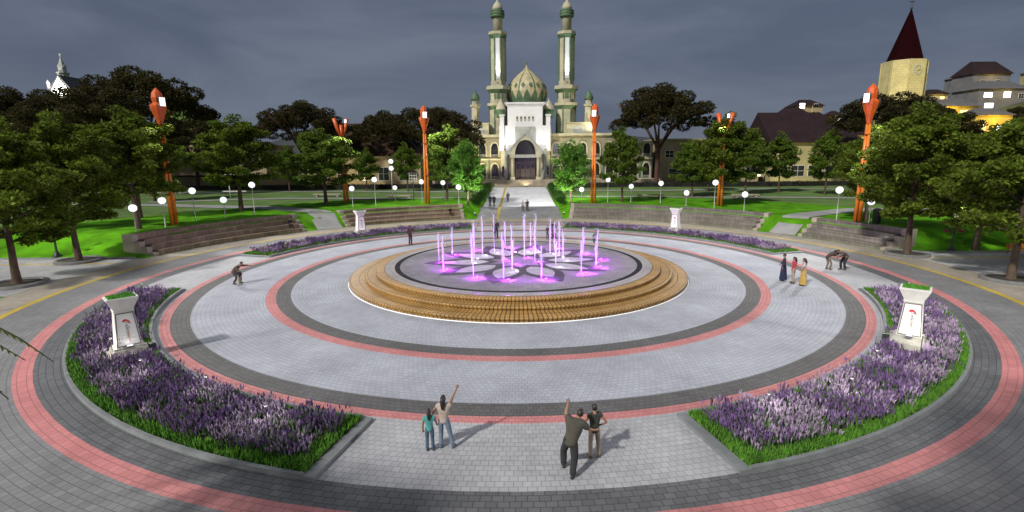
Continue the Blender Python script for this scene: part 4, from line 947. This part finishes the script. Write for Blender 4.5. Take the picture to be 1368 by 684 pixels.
for i in range(60):
    x, y = q.uniform(128, 255), q.uniform(150, 250)
    if any(h[1]-8 < x < h[2]+8 and h[3]-14 < y < h[4]+8 for h in HS) or any(math.hypot(x-a, y-c) < 13 for a, c in SM) or len(SM) > 15: continue
    SM.append((x, y)); wd = q.uniform(6, 10); z = hz(x, y); hh = q.uniform(4, 7)
    b = building('small house with warm lit windows scattered on the wooded right hillside', x, x+wd, y, y+7, z-3, z+hh, z+hh+2.4, q.choice((M['ochre'], M['greyw'], M['byellow'])), q.choice((M['groof'], M['droof'])), [(x+wd*.28, z+hh-2, 1.8, 1.5, q.choice((0, 2))), (x+wd*.72, z+hh-2, 1.8, 1.5, q.choice((1, 2, 2)))], 2.4, False, group='small houses scattered on the hillside')
    lamp('POINT', 'porch_light', (x+wd/2, y-3, z+hh-.5), 260, (1,.7,.22), b, size=.3)
HS += [('', x, x+8, y, y+7) for x, y in SM]
q = random.Random(77)
for i in range(75):
    x, y = q.uniform(105, 300), q.uniform(150, 290)
    if any(h[1]-9 < x < h[2]+9 and h[3]-22 < y < h[4]+8 for h in HS): continue
    tree(KU2 if i % 3 else KA3, x, y, 'dark tree on the hillside at the right', (.45,.45,.42) if i % 3 else (.75,.75,.7), i, 'hillside trees on the right', z=hz(x, y)-.5)
for i in range(15):
    x, y = 168+4.2*i+q.uniform(-1, 1), 174+q.uniform(-3, 3); sc_ = q.uniform(.26, .4)
    tree(KA3 if i % 2 else KU1, x, y, 'small dark tree in the belt before the lit hill houses', (sc_*1.15, sc_*1.15, sc_), i*1.9, 'tree belt before the hill houses', z=hz(x, y)-.5)
# church tower on the right
M['tower'] = brick_mat('tower_stone', (.46,.40,.20), (.42,.36,.18), (.27,.24,.13), 1.4, .7, .03, axes='XZ', rough=.85, stain=.2, bump=.3); M['spire'] = mat('maroon_spire', (.011,.001,.002), .95, .25, 1.2, spec=.05)
t = thing('church_tower', 'pale yellow church tower with a dark red pointed spire and round clock', 'church tower', (115.3, 122, 0), R(-43), None, (.88,.88,1))
MB().lathe([(6.7,6),(6.7,26),(6.7,35.4),(6.2,35.6)], 8, (0,0,0), 0, False, PI/8).build('wall', M['tower'], t)
g = MB()
for k in range(8): a = PI/8+2*PI*k/8; g.box((6.68*math.cos(a), 6.68*math.sin(a), 21), (.45,.45,28.8), a)
g.build('corner', M['byellow'], t)
MB().lathe([(5.7,35.45),(5.3,36.2),(.15,50.2)], 8, (0,0,0), 0, False, PI/8).build('spire', M['spire'], t)
g = MB(); g.box((0,0,51.6), (.22,.22,3.2)); g.box((0,0,52.2), (1.7,.22,.22), R(43)); g.sphere((0,0,50.4), .4, 8, 6); g.build('cross', M['iron'], t)
fa = -PI/4
ck = MB().lathe([(1.35,0),(1.35,.1),(1.1,.1),(1.1,.06)], 24, cap=False).build('clock', M['mgrey'], t)
rr = 6.7*math.cos(PI/8)+.03
ck.matrix_basis = Matrix.Translation((rr*math.cos(fa), rr*math.sin(fa), 32.4)) @ Matrix.Rotation(fa, 4, 'Z') @ Matrix.Rotation(PI/2, 4, 'Y')
MB().box((0,.35,.07), (.12,.8,.04)).build('clock_hand', M['iron'], ck); MB().box((.25,0,.075), (.6,.12,.04)).build('clock_hand', M['iron'], ck)
for k in range(12): MB().box((1.0*math.cos(k*PI/6), 1.0*math.sin(k*PI/6), .07), (.2,.07,.04), k*PI/6).build('hour_mark', M['iron'], ck)
lamp('SPOT', 'tower_flood', (103, 96, 21), 15000, (1,.9,.5), None, target=(114.6, 122, 32), size=.3, spot=70, blend=.8).parent = None
for o in [o for o in COL.objects if o.name.startswith('tower_flood')]:
    o.parent = t; o.matrix_parent_inverse = (Matrix.Translation((115.3,122,0)) @ Matrix.Rotation(R(-43), 4, 'Z') @ Matrix.Diagonal((.88,.88,1,1))).inverted()
# white church far left
t = thing('white_church', 'small floodlit white church with a dark spire far away on the left', 'church', (-162, 152, 15.8), 0, None, .52)
g = MB(); g.box((0, 8, 24), (15, 24, 16)); g.build('nave', M['mwhite'], t)
MB().add([(-8.2,-4.4,32),(8.2,-4.4,32),(0,-4.4,42.5),(-8.2,20,32),(8.2,20,32),(0,20,42.5)], [(0,1,2),(3,5,4),(0,2,5,3),(1,4,5,2)]).build('gable_roof', M['groof'], t)
MB().prism([(-7.2,30.2),(7.2,30.2),(0,41.4)], -4.75, -4.45).build('lit_gable', M['mwhite'], t)
MB().lathe([(3.2,36),(3.1,44),(3.7,44.3),(3.7,45),(2.4,45.2),(2.2,48.6),(2.7,48.9),(1.6,50.5),(.3,55)], 8, (-2.5, 3, 0), 0, False).build('steeple', M['mgrey'], t)
g = MB(); g.box((-2.5,3,56.2), (.3,.3,2.8)); g.box((-2.5,3,56.6), (1.6,.3,.3)); g.build('cross', M['white'], t)
lamp('SPOT', 'church_flood', (0, -16, 29), 7000, (1,.97,.88), t, target=(0, -4.6, 36), size=.3, spot=80)
MB().lathe([(1.0,30),(1.0,37),(1.3,37.2),(.3,39.5)], 8, (-9.5, -2, 0)).build('corner_turret', M['mwhite'], t)

# ------------------------------------------------------------------ park furniture
M['conc'] = mat('bench_concrete', (.36,.30,.23), .85, .15, 2)
for x, y, ln, rz, lb in ((-35,54.5,5,0,'low stone bench slab on the far left lawn'),(-21.5,53,4.5,0,'low stone bench slab behind the left globe lamps'),(22.5,49,4.5,0,'low stone bench slab on the far right lawn by a low globe lamp'),(38,47,4.5,.1,'low reddish stone bench slab before the dark roofed house')):
    t = thing('stone_bench', lb, 'bench', (x, y, hf(x, y)-.02), rz, 'stone benches on the lawn')
    MB().box((0,0,.43), (ln,.9,.16)).build('seat', M['conc'], t)
    for s in (-1, 1): MB().box((s*ln*.38,0,.17), (.45,.7,.36)).build('leg', M['conc'], t)
t = thing('park_bench', 'orange wooden bench with dark frame at the right edge of the walkway', 'bench', (44.3, 5.0, 0.0), R(184))
for k in range(3): MB().box((0, -.2+.2*k, .46), (1.9,.16,.05)).build('seat_slat', M['orange2'], t)
for k in range(3): MB().box((0, -.36-.05*k, .62+.17*k), (1.9,.05,.13)).build('back_slat', M['orange2'], t)
for s in (-1, 1): MB().tube([(s*.85,.28,0),(s*.85,.25,.42),(s*.85,-.3,.44),(s*.85,-.45,1.02)], .03, 6).tube([(s*.85,-.3,.44),(s*.85,-.42,0)], .03, 6).build('frame', M['iron'], t)
t = thing('litter_bin', 'dark cylindrical litter bin beside the low globe lamp on the right', 'bin', (37.0, 13.3, hf(37.0, 13.3)-.03))
MB().lathe([(.34,0),(.38,.1),(.38,1.25),(.42,1.3),(.42,1.38)], 16).build('body', M['iron'], t); MB().lathe([(.43,1.38),(.40,1.5),(.2,1.58)], 16).build('lid', M['iron'], t)
t = thing('notice_board', 'small latticed notice board on a post left of the avenue', 'sign board', (-17.2, 44.5, hf(-17.2, 44.5)-.03))
MB().tube([(0,0,0),(0,0,3.4)], .06, 8).build('post', M['iron'], t); g = MB()
for k in range(4): g.box((-.6+.4*k,0,3.9), (.07,.07,1.5)); g.box((0,0,3.2+.46*k), (1.3,.06,.07))
g.build('board', M['wframe'], t); MB().prism([(-.9,4.6),(.9,4.6),(0,5.1)], -.3, .3).build('board_roof', M['droof'], t)
t = thing('trellis_frame', 'pair of white posts with cross bars standing on the far left lawn', 'frame', (-50.5, 52, hf(-50.5, 52)))
for s in (-1, 1): MB().tube([(s*.8,0,0),(s*.8,0,4.2)], .09, 8).build('post', M['white'], t)
MB().box((0,0,4.1), (4.6,.16,.16)).build('top_bar', M['white'], t); MB().box((0,0,1.2), (4.2,.14,.14)).build('lower_bar', M['white'], t)
t = thing('bollard_light', 'pale double lantern post on the lawn behind the tall globe lamp, left', 'garden light', (-22.5, 52, hf(-22.5, 52)))
MB().tube([(0,0,0),(0,0,5.0)], .06, 8).build('post', M['steel'], t)
for z in (5.2, 6.4): MB().sphere((0,0,z), .4, 12, 8).build('globe', M['globe'], t)

# ------------------------------------------------------------------ people
SK = {k: mat('skin_'+k, c, .6, .06) for k, c in (('tan', (.26,.14,.085)), ('brown', (.17,.085,.05)))}
CL = {}
def cloth(c):  # garment colours are darkened to give the figures an unlit look
    k = tuple(round(v, 3) for v in c)
    if k not in CL: CL[k] = mat('cloth', c, .9, .18, 7, bump=.2)
    return CL[k]
M['hair'] = mat('dark_hair', (.018,.012,.009), .5, .2, 9); M['eye'] = mat('eye_dark', (.015,.012,.01), .3, 0); M['lip'] = mat('lip', (.28,.09,.07), .5, 0); M['shoe'] = mat('shoe_dark', (.02,.018,.017), .6, .1)
BASE = dict(pel=(0,0,.95), sp=(0,.01,1.13), ch=(0,-.01,1.32), nk=(0,0,1.47), hd=(0,.02,1.56))
for s, n in ((-1, 'L'), (1, 'R')):
    BASE.update({'sh'+n: (s*.185,0,1.415), 'el'+n: (s*.245,-.03,1.13), 'wr'+n: (s*.25,.05,.89), 'ha'+n: (s*.25,.07,.81), 'hip'+n: (s*.095,0,.90), 'kn'+n: (s*.105,.03,.50), 'an'+n: (s*.115,-.02,.09), 'to'+n: (s*.13,.14,.035)})
def skin_mesh(verts, edges, radii, lv=2):
    me = bpy.data.meshes.new('sk'); me.from_pydata(verts, edges, []); o = bpy.data.objects.new('sk', me); COL.objects.link(o)
    o.modifiers.new('skin', 'SKIN')
    for i, r in enumerate(radii):
        d = me.skin_vertices[0].data[i]; d.radius = (r, r) if not hasattr(r, '__len__') else r; d.use_root = (i == 0)
    sb = o.modifiers.new('sub', 'SUBSURF'); sb.levels = lv; sb.render_levels = lv
    bpy.context.view_layer.update(); r_ = bpy.data.meshes.new_from_object(o.evaluated_get(bpy.context.evaluated_depsgraph_get()))
    bpy.data.objects.remove(o); bpy.data.meshes.remove(me)
    vs = [v.co[:] for v in r_.vertices]; fs = [list(p.vertices) for p in r_.polygons]; bpy.data.meshes.remove(r_); return vs, fs
def lerp(a, b, t): return tuple(a[i]+(b[i]-a[i])*t for i in range(3))
def person(label, loc, rz, pose=None, h=1.72, shirt=(.1,.1,.1), sleeve=.6, trousers=(.03,.03,.035), leg=1.0, hair='short', skin='tan', dress=None, build=1.0, yaw=0, shoe=None, group=None, scarf=None):
    J = dict(BASE); J.update(pose or {}); k = h/1.72; b = build
    t = thing('person', label, 'person', loc, rz, group, k)
    names = ['pel','sp','ch','nk','hd','shL','elL','wrL','haL','shR','elR','wrR','haR','hipL','knL','anL','toL','hipR','knR','anR','toR']
    ix = {n: i for i, n in enumerate(names)}
    ed = [('pel','sp'),('sp','ch'),('ch','nk'),('nk','hd'),('ch','shL'),('shL','elL'),('elL','wrL'),('wrL','haL'),('ch','shR'),('shR','elR'),('elR','wrR'),('wrR','haR'),('pel','hipL'),('hipL','knL'),('knL','anL'),('anL','toL'),('pel','hipR'),('hipR','knR'),('knR','anR'),('anR','toR')]
    rad = dict(pel=(.11*b,.09*b), sp=(.105*b,.08*b), ch=(.115*b,.085*b), nk=.052, hd=.055, sh=.058*b, el=.042*b, wr=.029, ha=.032, hip=.085*b, kn=.056*b, an=.038, to=.034)
    rr = [rad.get(n, rad.get(n[:-1])) for n in names]
    vs, fs = skin_mesh([J[n] for n in names], [(ix[a], ix[c]) for a, c in ed], rr)
    g = MB().add(vs, fs, 0, True)
    # hands: four unequal fingers and a thumb off the side of the palm
    for n in 'LR':
        w_, hnd = Vector(J['wr'+n]), Vector(J['ha'+n]); d = (hnd-w_).normalized(); s = -1 if n == 'L' else 1
        a = d.cross(Vector((0,1,0) if abs(d.y) < .8 else (1,0,0))).normalized(); c = d.cross(a)
        g.tube([w_+d*.03, hnd+d*.015], [.026,.030], 8)
        for f in range(4):
            p0 = hnd+a*(.036-.024*f)*.9; l_ = (.066,.078,.072,.056)[f]
            g.tube([p0-d*.02, p0+d*l_*.5, p0+d*l_*.85+c*.018], [.0095,.0088,.007], 6)
        p0 = w_+d*.035; g.tube([p0+a*.02, p0+a*.045+d*.035, p0+a*.052+d*.065], [.011,.01,.008], 6)
    # head
    up = (Vector(J['hd'])-Vector(J['nk'])); up = (up.normalized()*.6+Vector((0,0,.4))).normalized() if up.z > 0 else up.normalized()
    fw = Vector((math.sin(yaw), math.cos(yaw), 0)); fw = (fw-up*fw.dot(up))
    if fw.length < .2: fw = Vector((0,0,-1))-up*(-up.z)
    fw.normalize(); rt = fw.cross(up); Rm = Matrix((rt, fw, up)).transposed(); hc = Vector(J['hd'])+up*.075
    def H(p): return tuple(hc+Rm @ Vector(p))
    n1, n2 = 20, 14; V = []; F = []
    for i in range(n2+1):
        ph = -PI/2+PI*i/n2
        for j in range(n1):
            th = 2*PI*j/n1; x, y, z = .076*math.cos(ph)*math.cos(th), .096*math.cos(ph)*math.sin(th), .118*math.sin(ph)
            if z < 0: x *= 1-.32*(-z/.118); y = y*(1-.12*(-z/.118))+.012*(-z/.118)
            front = max(0, math.sin(th))**10*math.cos(ph)
            if -.05 < z < .012: y += front*.016*(1-abs(z+.02)/.033)
            if .0 < z < .03: y -= .006*max(0, math.sin(th))**3*(abs(math.cos(th)) > .2)
            V.append(H((x, y, z)))
    for i in range(n2):
        for j in range(n1): F.append((i*n1+j, i*n1+(j+1) % n1, (i+1)*n1+(j+1) % n1, (i+1)*n1+j))
    g.add(V, F, 0, True)
    for s in (-1, 1):
        g.sphere(H((s*.077,-.005,-.005)), .02, 6, 5, 0, (.5,1,1.3)); g.sphere(H((s*.03,.083,.012)), .0115, 8, 6, 1, (1,.6,.7))
    g.sphere(H((0,.088,-.058)), .02, 8, 5, 2, (1.1,.45,.4))
    g.build('body', [SK[skin], M['eye'], M['lip']], t)
    # hair
    g = MB(); V = []; F = []
    for i in range(11):
        ph = -PI*.16+PI*.66*i/10
        for j in range(18):
            th = 2*PI*j/18; lo = ph
            if math.sin(th) > .25: lo = max(ph, R(34))
            V.append(H((.086*math.cos(lo)*math.cos(th), .106*math.cos(lo)*math.sin(th)-.006, .127*math.sin(lo)+.004)))
    for i in range(10):
        for j in range(18): F.append((i*18+j, i*18+(j+1) % 18, (i+1)*18+(j+1) % 18, (i+1)*18+j))
    g.add(V, F, 0, True)
    if hair == 'long': g.tube([H((0,-.05,.06)), H((0,-.085,-.03)), tuple(Vector(H((0,-.10,-.14)))), tuple(Vector(H((0,-.10,-.15)))+Vector((0,-.03,-.16)))], [.075,.085,.078,.035], 10)
    if hair == 'tail': g.tube([H((0,-.09,.04)), H((0,-.14,.0)), H((0,-.14,-.12)), H((0,-.12,-.2))], [.03,.035,.03,.01], 8)
    g.build('hair', M['hair'] if not scarf else cloth(scarf), t)
    # clothes
    if shirt:
        P = [lerp(J['pel'], J['sp'], -.75), J['pel'], J['sp'], J['ch'], lerp(J['ch'], J['nk'], .9)]; E_ = [(0,1),(1,2),(2,3),(3,4)]; rd = [(.16*b,.135*b), (.158*b,.132*b), (.148*b,.122*b), (.168*b,.138*b), .075]
        for n in 'LR':
            o = len(P); P += [J['sh'+n]]; E_.append((3, o)); rd.append(.086*b)
            if sleeve <= .5: P.append(lerp(J['sh'+n], J['el'+n], sleeve*2)); E_.append((o, o+1)); rd.append(.068*b)
            else: P += [J['el'+n], lerp(J['el'+n], J['wr'+n], (sleeve-.5)*2)]; E_ += [(o, o+1), (o+1, o+2)]; rd += [.06*b, .046*b]
        vs, fs = skin_mesh(P, E_, rd); MB().add(vs, fs, 0, True).build('shirt', cloth(shirt), t)
    if dress:
        mid = lerp(J['anL'], J['anR'], .5); P = [lerp(J['pel'], J['sp'], .6), J['pel'], lerp(J['pel'], mid, .5), (mid[0], mid[1], .10)]
        g = MB(); V = []; F = []; rads = [.135, .175, .22, .27]
        for i, (p_, r_) in enumerate(zip(P, rads)):
            for j in range(20):
                th = 2*PI*j/20; w2 = 1+.06*math.sin(th*5)*(i/3); V.append((p_[0]+r_*w2*math.cos(th), p_[1]+r_*.85*w2*math.sin(th), p_[2]))
        for i in range(3):
            for j in range(20): F.append((i*20+j, i*20+(j+1) % 20, (i+1)*20+(j+1) % 20, (i+1)*20+j))
        g.add(V, F, 0, True).build('skirt', cloth(dress), t)
    elif trousers:
        P = [lerp(J['pel'], J['sp'], .6), J['pel']]; E_ = [(0, 1)]; rd = [(.136*b,.112*b), (.145*b,.122*b)]
        for n in 'LR':
            o = len(P); P.append(J['hip'+n]); E_.append((1, o)); rd.append(.100*b)
            if leg < .55: P.append(lerp(J['hip'+n], J['kn'+n], leg*2)); E_.append((o, o+1)); rd.append(.088*b)
            else: P += [J['kn'+n], lerp(J['kn'+n], J['an'+n], min(1, (leg-.5)*2)*1.06)]; E_ += [(o, o+1), (o+1, o+2)]; rd += [.074*b, .066*b]
        vs, fs = skin_mesh(P, E_, rd); MB().add(vs, fs, 0, True).build('trousers', cloth(trousers), t)
    for n in 'LR':
        a, c = Vector(J['an'+n]), Vector(J['to'+n]); d = (c-a); d.z = 0; d = d.normalized() if d.length > .01 else Vector((0,1,0)); z0 = min(a.z-.055, c.z)
        g = MB(); g.tube([a-d*.06+Vector((0,0,-.045)), a+d*.02+Vector((0,0,-.04)), a+d*.13+Vector((0,0,-.05)), a+d*.2+Vector((0,0,-.06))], [.04,.047,.043,.022], 8)
        g.build('shoe', M['shoe'] if not shoe else cloth(shoe), t)
    return t
DEG = R
# front left: woman pointing, girl beside her
person('woman in pale top and jeans pointing up with her right arm, beside a girl', (-2.25,-24.75,0), R(-4), dict(shR=(.19,.03,1.44), elR=(.29,.12,1.68), wrR=(.39,.20,1.89), haR=(.42,.22,1.96), shL=(-.185,0,1.41), elL=(-.33,.02,1.18), wrL=(-.42,.08,1.02), haL=(-.46,.1,.97), hipR=(.1,0,.9), knR=(.19,.0,.5), anR=(.26,-.02,.09), toR=(.30,.13,.035)), 1.72, (.42,.35,.30), .12, (.13,.18,.25), hair='long', shoe=(.10,.13,.17))
person('girl in teal top and jeans standing close beside a pointing woman', (-2.68,-24.9,0), R(8), dict(elR=(.27,.02,1.14), wrR=(.3,.14,.98), haR=(.3,.2,.95)), 1.36, (.08,.30,.29), .3, (.055,.10,.15), hair='long', shoe=(.04,.07,.1))
# front right: man lunging with raised arm, woman beside him
person('large man in dark olive shirt leaning with his left hand raised beside a woman', (1.62,-26.0,0), R(-14), dict(pel=(-.03,-.10,.90), sp=(.02,-.04,1.08), ch=(.08,.05,1.27), nk=(.13,.12,1.40), hd=(.16,.17,1.48), shL=(-.10,.08,1.39), elL=(-.20,.22,1.53), wrL=(-.17,.34,1.70), haL=(-.16,.37,1.77), shR=(.27,.05,1.35), elR=(.42,.12,1.16), wrR=(.56,.2,1.12), haR=(.63,.22,1.12), hipL=(-.12,-.1,.85), knL=(-.24,.10,.50), anL=(-.23,.08,.09), toL=(-.26,.24,.035), hipR=(.06,-.1,.85), knR=(.10,-.20,.47), anR=(.06,-.34,.09), toR=(.09,-.18,.035)), 1.90, (.06,.055,.042), .42, (.022,.022,.024), build=1.32)
person('woman in dark top, hand on her hip, standing beside a large man', (2.35,-25.35,0), R(10), dict(elR=(.36,-.08,1.18), wrR=(.24,.06,1.03), haR=(.17,.08,1.02), elL=(-.3,.05,1.16), wrL=(-.34,.15,.98), haL=(-.34,.2,.92), knR=(.14,.03,.5), anR=(.17,.0,.09), toR=(.24,.12,.035)), 1.70, (.035,.036,.033), .15, (.33,.26,.20), hair='short', shoe=(.14,.085,.04))
# left: crouching man with an arm out
person('man in brown jacket crouching with his arm stretched out on the left of the plaza', (-20.3,-3.3,0), R(-88), dict(pel=(0,-.22,.80), sp=(0,-.12,.97), ch=(0,.08,1.13), nk=(0,.22,1.22), hd=(0,.29,1.28), shL=(-.18,.12,1.17), elL=(-.22,.42,1.17), wrL=(-.22,.68,1.16), haL=(-.22,.75,1.15), shR=(.18,.10,1.13), elR=(.24,.12,.88), wrR=(.2,.3,.75), haR=(.18,.36,.70), hipL=(-.1,-.2,.76), knL=(-.15,.12,.47), anL=(-.14,.06,.09), toL=(-.15,.22,.035), hipR=(.1,-.2,.76), knR=(.17,.02,.45), anR=(.16,-.22,.09), toR=(.18,-.06,.035)), 1.92, (.075,.055,.035), .95, (.05,.05,.058), build=1.1)
person('child in beige trousers held close by a crouching man on the left of the plaza', (-19.95,-3.75,0), R(60), dict(elL=(-.22,.15,1.15), wrL=(-.12,.3,1.1), haL=(-.1,.36,1.1)), 1.15, (.05,.04,.03), .9, (.30,.26,.19))
person('man in dark brown clothes standing alone left of the fountain', (-11.2,12.8,0), R(-130), dict(elL=(-.2,.12,1.15), wrL=(-.05,.22,1.2), haL=(.02,.22,1.22)), 2.0, (.06,.035,.025), .9, (.045,.026,.02), skin='brown')
person('man in black standing behind the fountain jets, left', (-2.5,15.9,0), R(175), dict(), 2.15, (.02,.018,.022), .9, (.022,.02,.03), build=1.1)
person('woman in dark purple standing behind the tall jets on the right', (3.75,15.7,0), R(170), dict(), 1.95, (.03,.018,.035), .9, None, dress=(.035,.02,.045), hair='long')
person('short figure in maroon beside a woman behind the right jets', (3.1,15.4,0), R(160), dict(), 1.5, (.05,.02,.035), .6, (.03,.02,.035))
person('person in grey green clothes crouching behind the fountain', (7.9,12.5,0), R(150), dict(pel=(0,-.15,.42), sp=(0,-.12,.6), ch=(0,-.02,.80), nk=(0,.06,.95), hd=(0,.1,1.04), shL=(-.18,0,.88), elL=(-.24,.2,.70), wrL=(-.12,.38,.72), haL=(-.06,.42,.74), shR=(.18,0,.88), elR=(.24,.2,.70), wrR=(.14,.38,.66), haR=(.1,.44,.66), hipL=(-.1,-.12,.38), knL=(-.18,.28,.52), anL=(-.16,.06,.09), toL=(-.18,.2,.035), hipR=(.1,-.12,.38), knR=(.18,.28,.5), anR=(.16,.02,.09), toR=(.18,.18,.035)), 1.95, (.10,.13,.11), .9, (.07,.09,.08), build=1.15)
zr = path_z(39)
person('man in black on the avenue ramp straight behind the fountain', (1.2,39,zr), R(180), dict(), 1.8, (.02,.02,.022), .9, (.02,.02,.022))
person('woman in pale top walking on the avenue ramp beside a man in black', (.55,39.2,zr), R(185), dict(), 1.65, (.35,.30,.28), .5, (.07,.06,.06), hair='long')
person('left one of two people in dark clothes on the avenue by the yellow line', (-4.75,43.5,path_z(43.5)), R(175), dict(), 1.8, (.03,.03,.035), .9, (.02,.02,.025))
person('right one of two people in dark clothes on the avenue by the yellow line', (-4.1,43.5,path_z(43.5)), R(185), dict(), 1.74, (.025,.025,.02), .9, (.02,.02,.02), hair='long')
person('person in dark grey right of the yellow line on the avenue', (-2.0,50,path_z(50)), R(180), dict(), 1.75, (.05,.05,.055), .9, (.03,.03,.035), build=1.2)
# right: a group of three
person('woman in long navy dress and black top, left one of a group of three', (19.0,-3.6,0), R(60), dict(elR=(.27,.1,1.15), wrR=(.2,.22,1.0), haR=(.16,.26,.98)), 1.95, (.018,.022,.035), .95, None, dress=(.012,.018,.05), hair='short', scarf=(.03,.02,.025))
person('person in red top and beige trousers, middle one of a group of three', (19.35,-4.3,0), R(80), dict(), 1.85, (.33,.05,.05), .6, (.30,.26,.19), hair='long')
person('woman in cream top and golden skirt, right one of a group of three', (19.65,-5.0,0), R(70), dict(elL=(-.3,.1,1.15), wrL=(-.25,.25,1.05), haL=(-.2,.3,1.04)), 1.9, (.38,.32,.28), .4, None, dress=(.36,.24,.06), hair='long')
bend = dict(pel=(0,-.2,.92), sp=(0,-.08,1.07), ch=(0,.14,1.17), nk=(0,.30,1.22), hd=(0,.38,1.25), shL=(-.18,.18,1.19), elL=(-.24,.34,1.0), wrL=(-.16,.5,.98), haL=(-.12,.56,.98), shR=(.18,.18,1.19), elR=(.24,.34,1.0), wrR=(.16,.52,.9), haR=(.12,.57,.88), hipL=(-.1,-.18,.87), knL=(-.12,-.02,.48), anL=(-.12,-.12,.09), toL=(-.13,.04,.035), hipR=(.1,-.18,.87), knR=(.13,.05,.48), anR=(.13,-.02,.09), toR=(.14,.14,.035))
person('person in dark brown jacket and grey trousers bending towards another on the right', (24.42,-.05,0), R(-82), bend, 1.85, (.045,.028,.02), .95, (.14,.125,.10), hair='long')
person('man in brown jacket and black trousers bending towards another on the right', (25.32,-.25,0), R(97), bend, 2.0, (.075,.05,.038), .95, (.015,.015,.018), build=1.15)
sit = dict(pel=(0,-.05,.5), sp=(0,-.04,.68), ch=(0,.03,.87), nk=(0,.08,1.02), hd=(0,.12,1.11), shL=(-.18,.05,.96), elL=(-.22,.16,.72), wrL=(-.12,.36,.62), haL=(-.08,.42,.6), shR=(.18,.05,.96), elR=(.22,.16,.72), wrR=(.12,.36,.62), haR=(.08,.42,.6), hipL=(-.1,-.02,.47), knL=(-.14,.42,.50), anL=(-.14,.40,.09), toL=(-.15,.55,.035), hipR=(.1,-.02,.47), knR=(.14,.42,.50), anR=(.14,.40,.09), toR=(.15,.55,.035))
def seated(a, tier, label, c1, c2):
    r = 34.75+.8*tier+.12; z = .475*tier; person(label, (r*math.cos(R(a)), r*math.sin(R(a)), z), R(a)+PI/2, sit, 1.75, c1, .95, c2)
seated(141.2, 1, 'person in black sitting on the right end of the far left terrace', (.012,.009,.008), (.012,.01,.01))
seated(106.2, 1, 'person in dark brown sitting on the terrace left of the avenue', (.022,.012,.009), (.02,.012,.01))
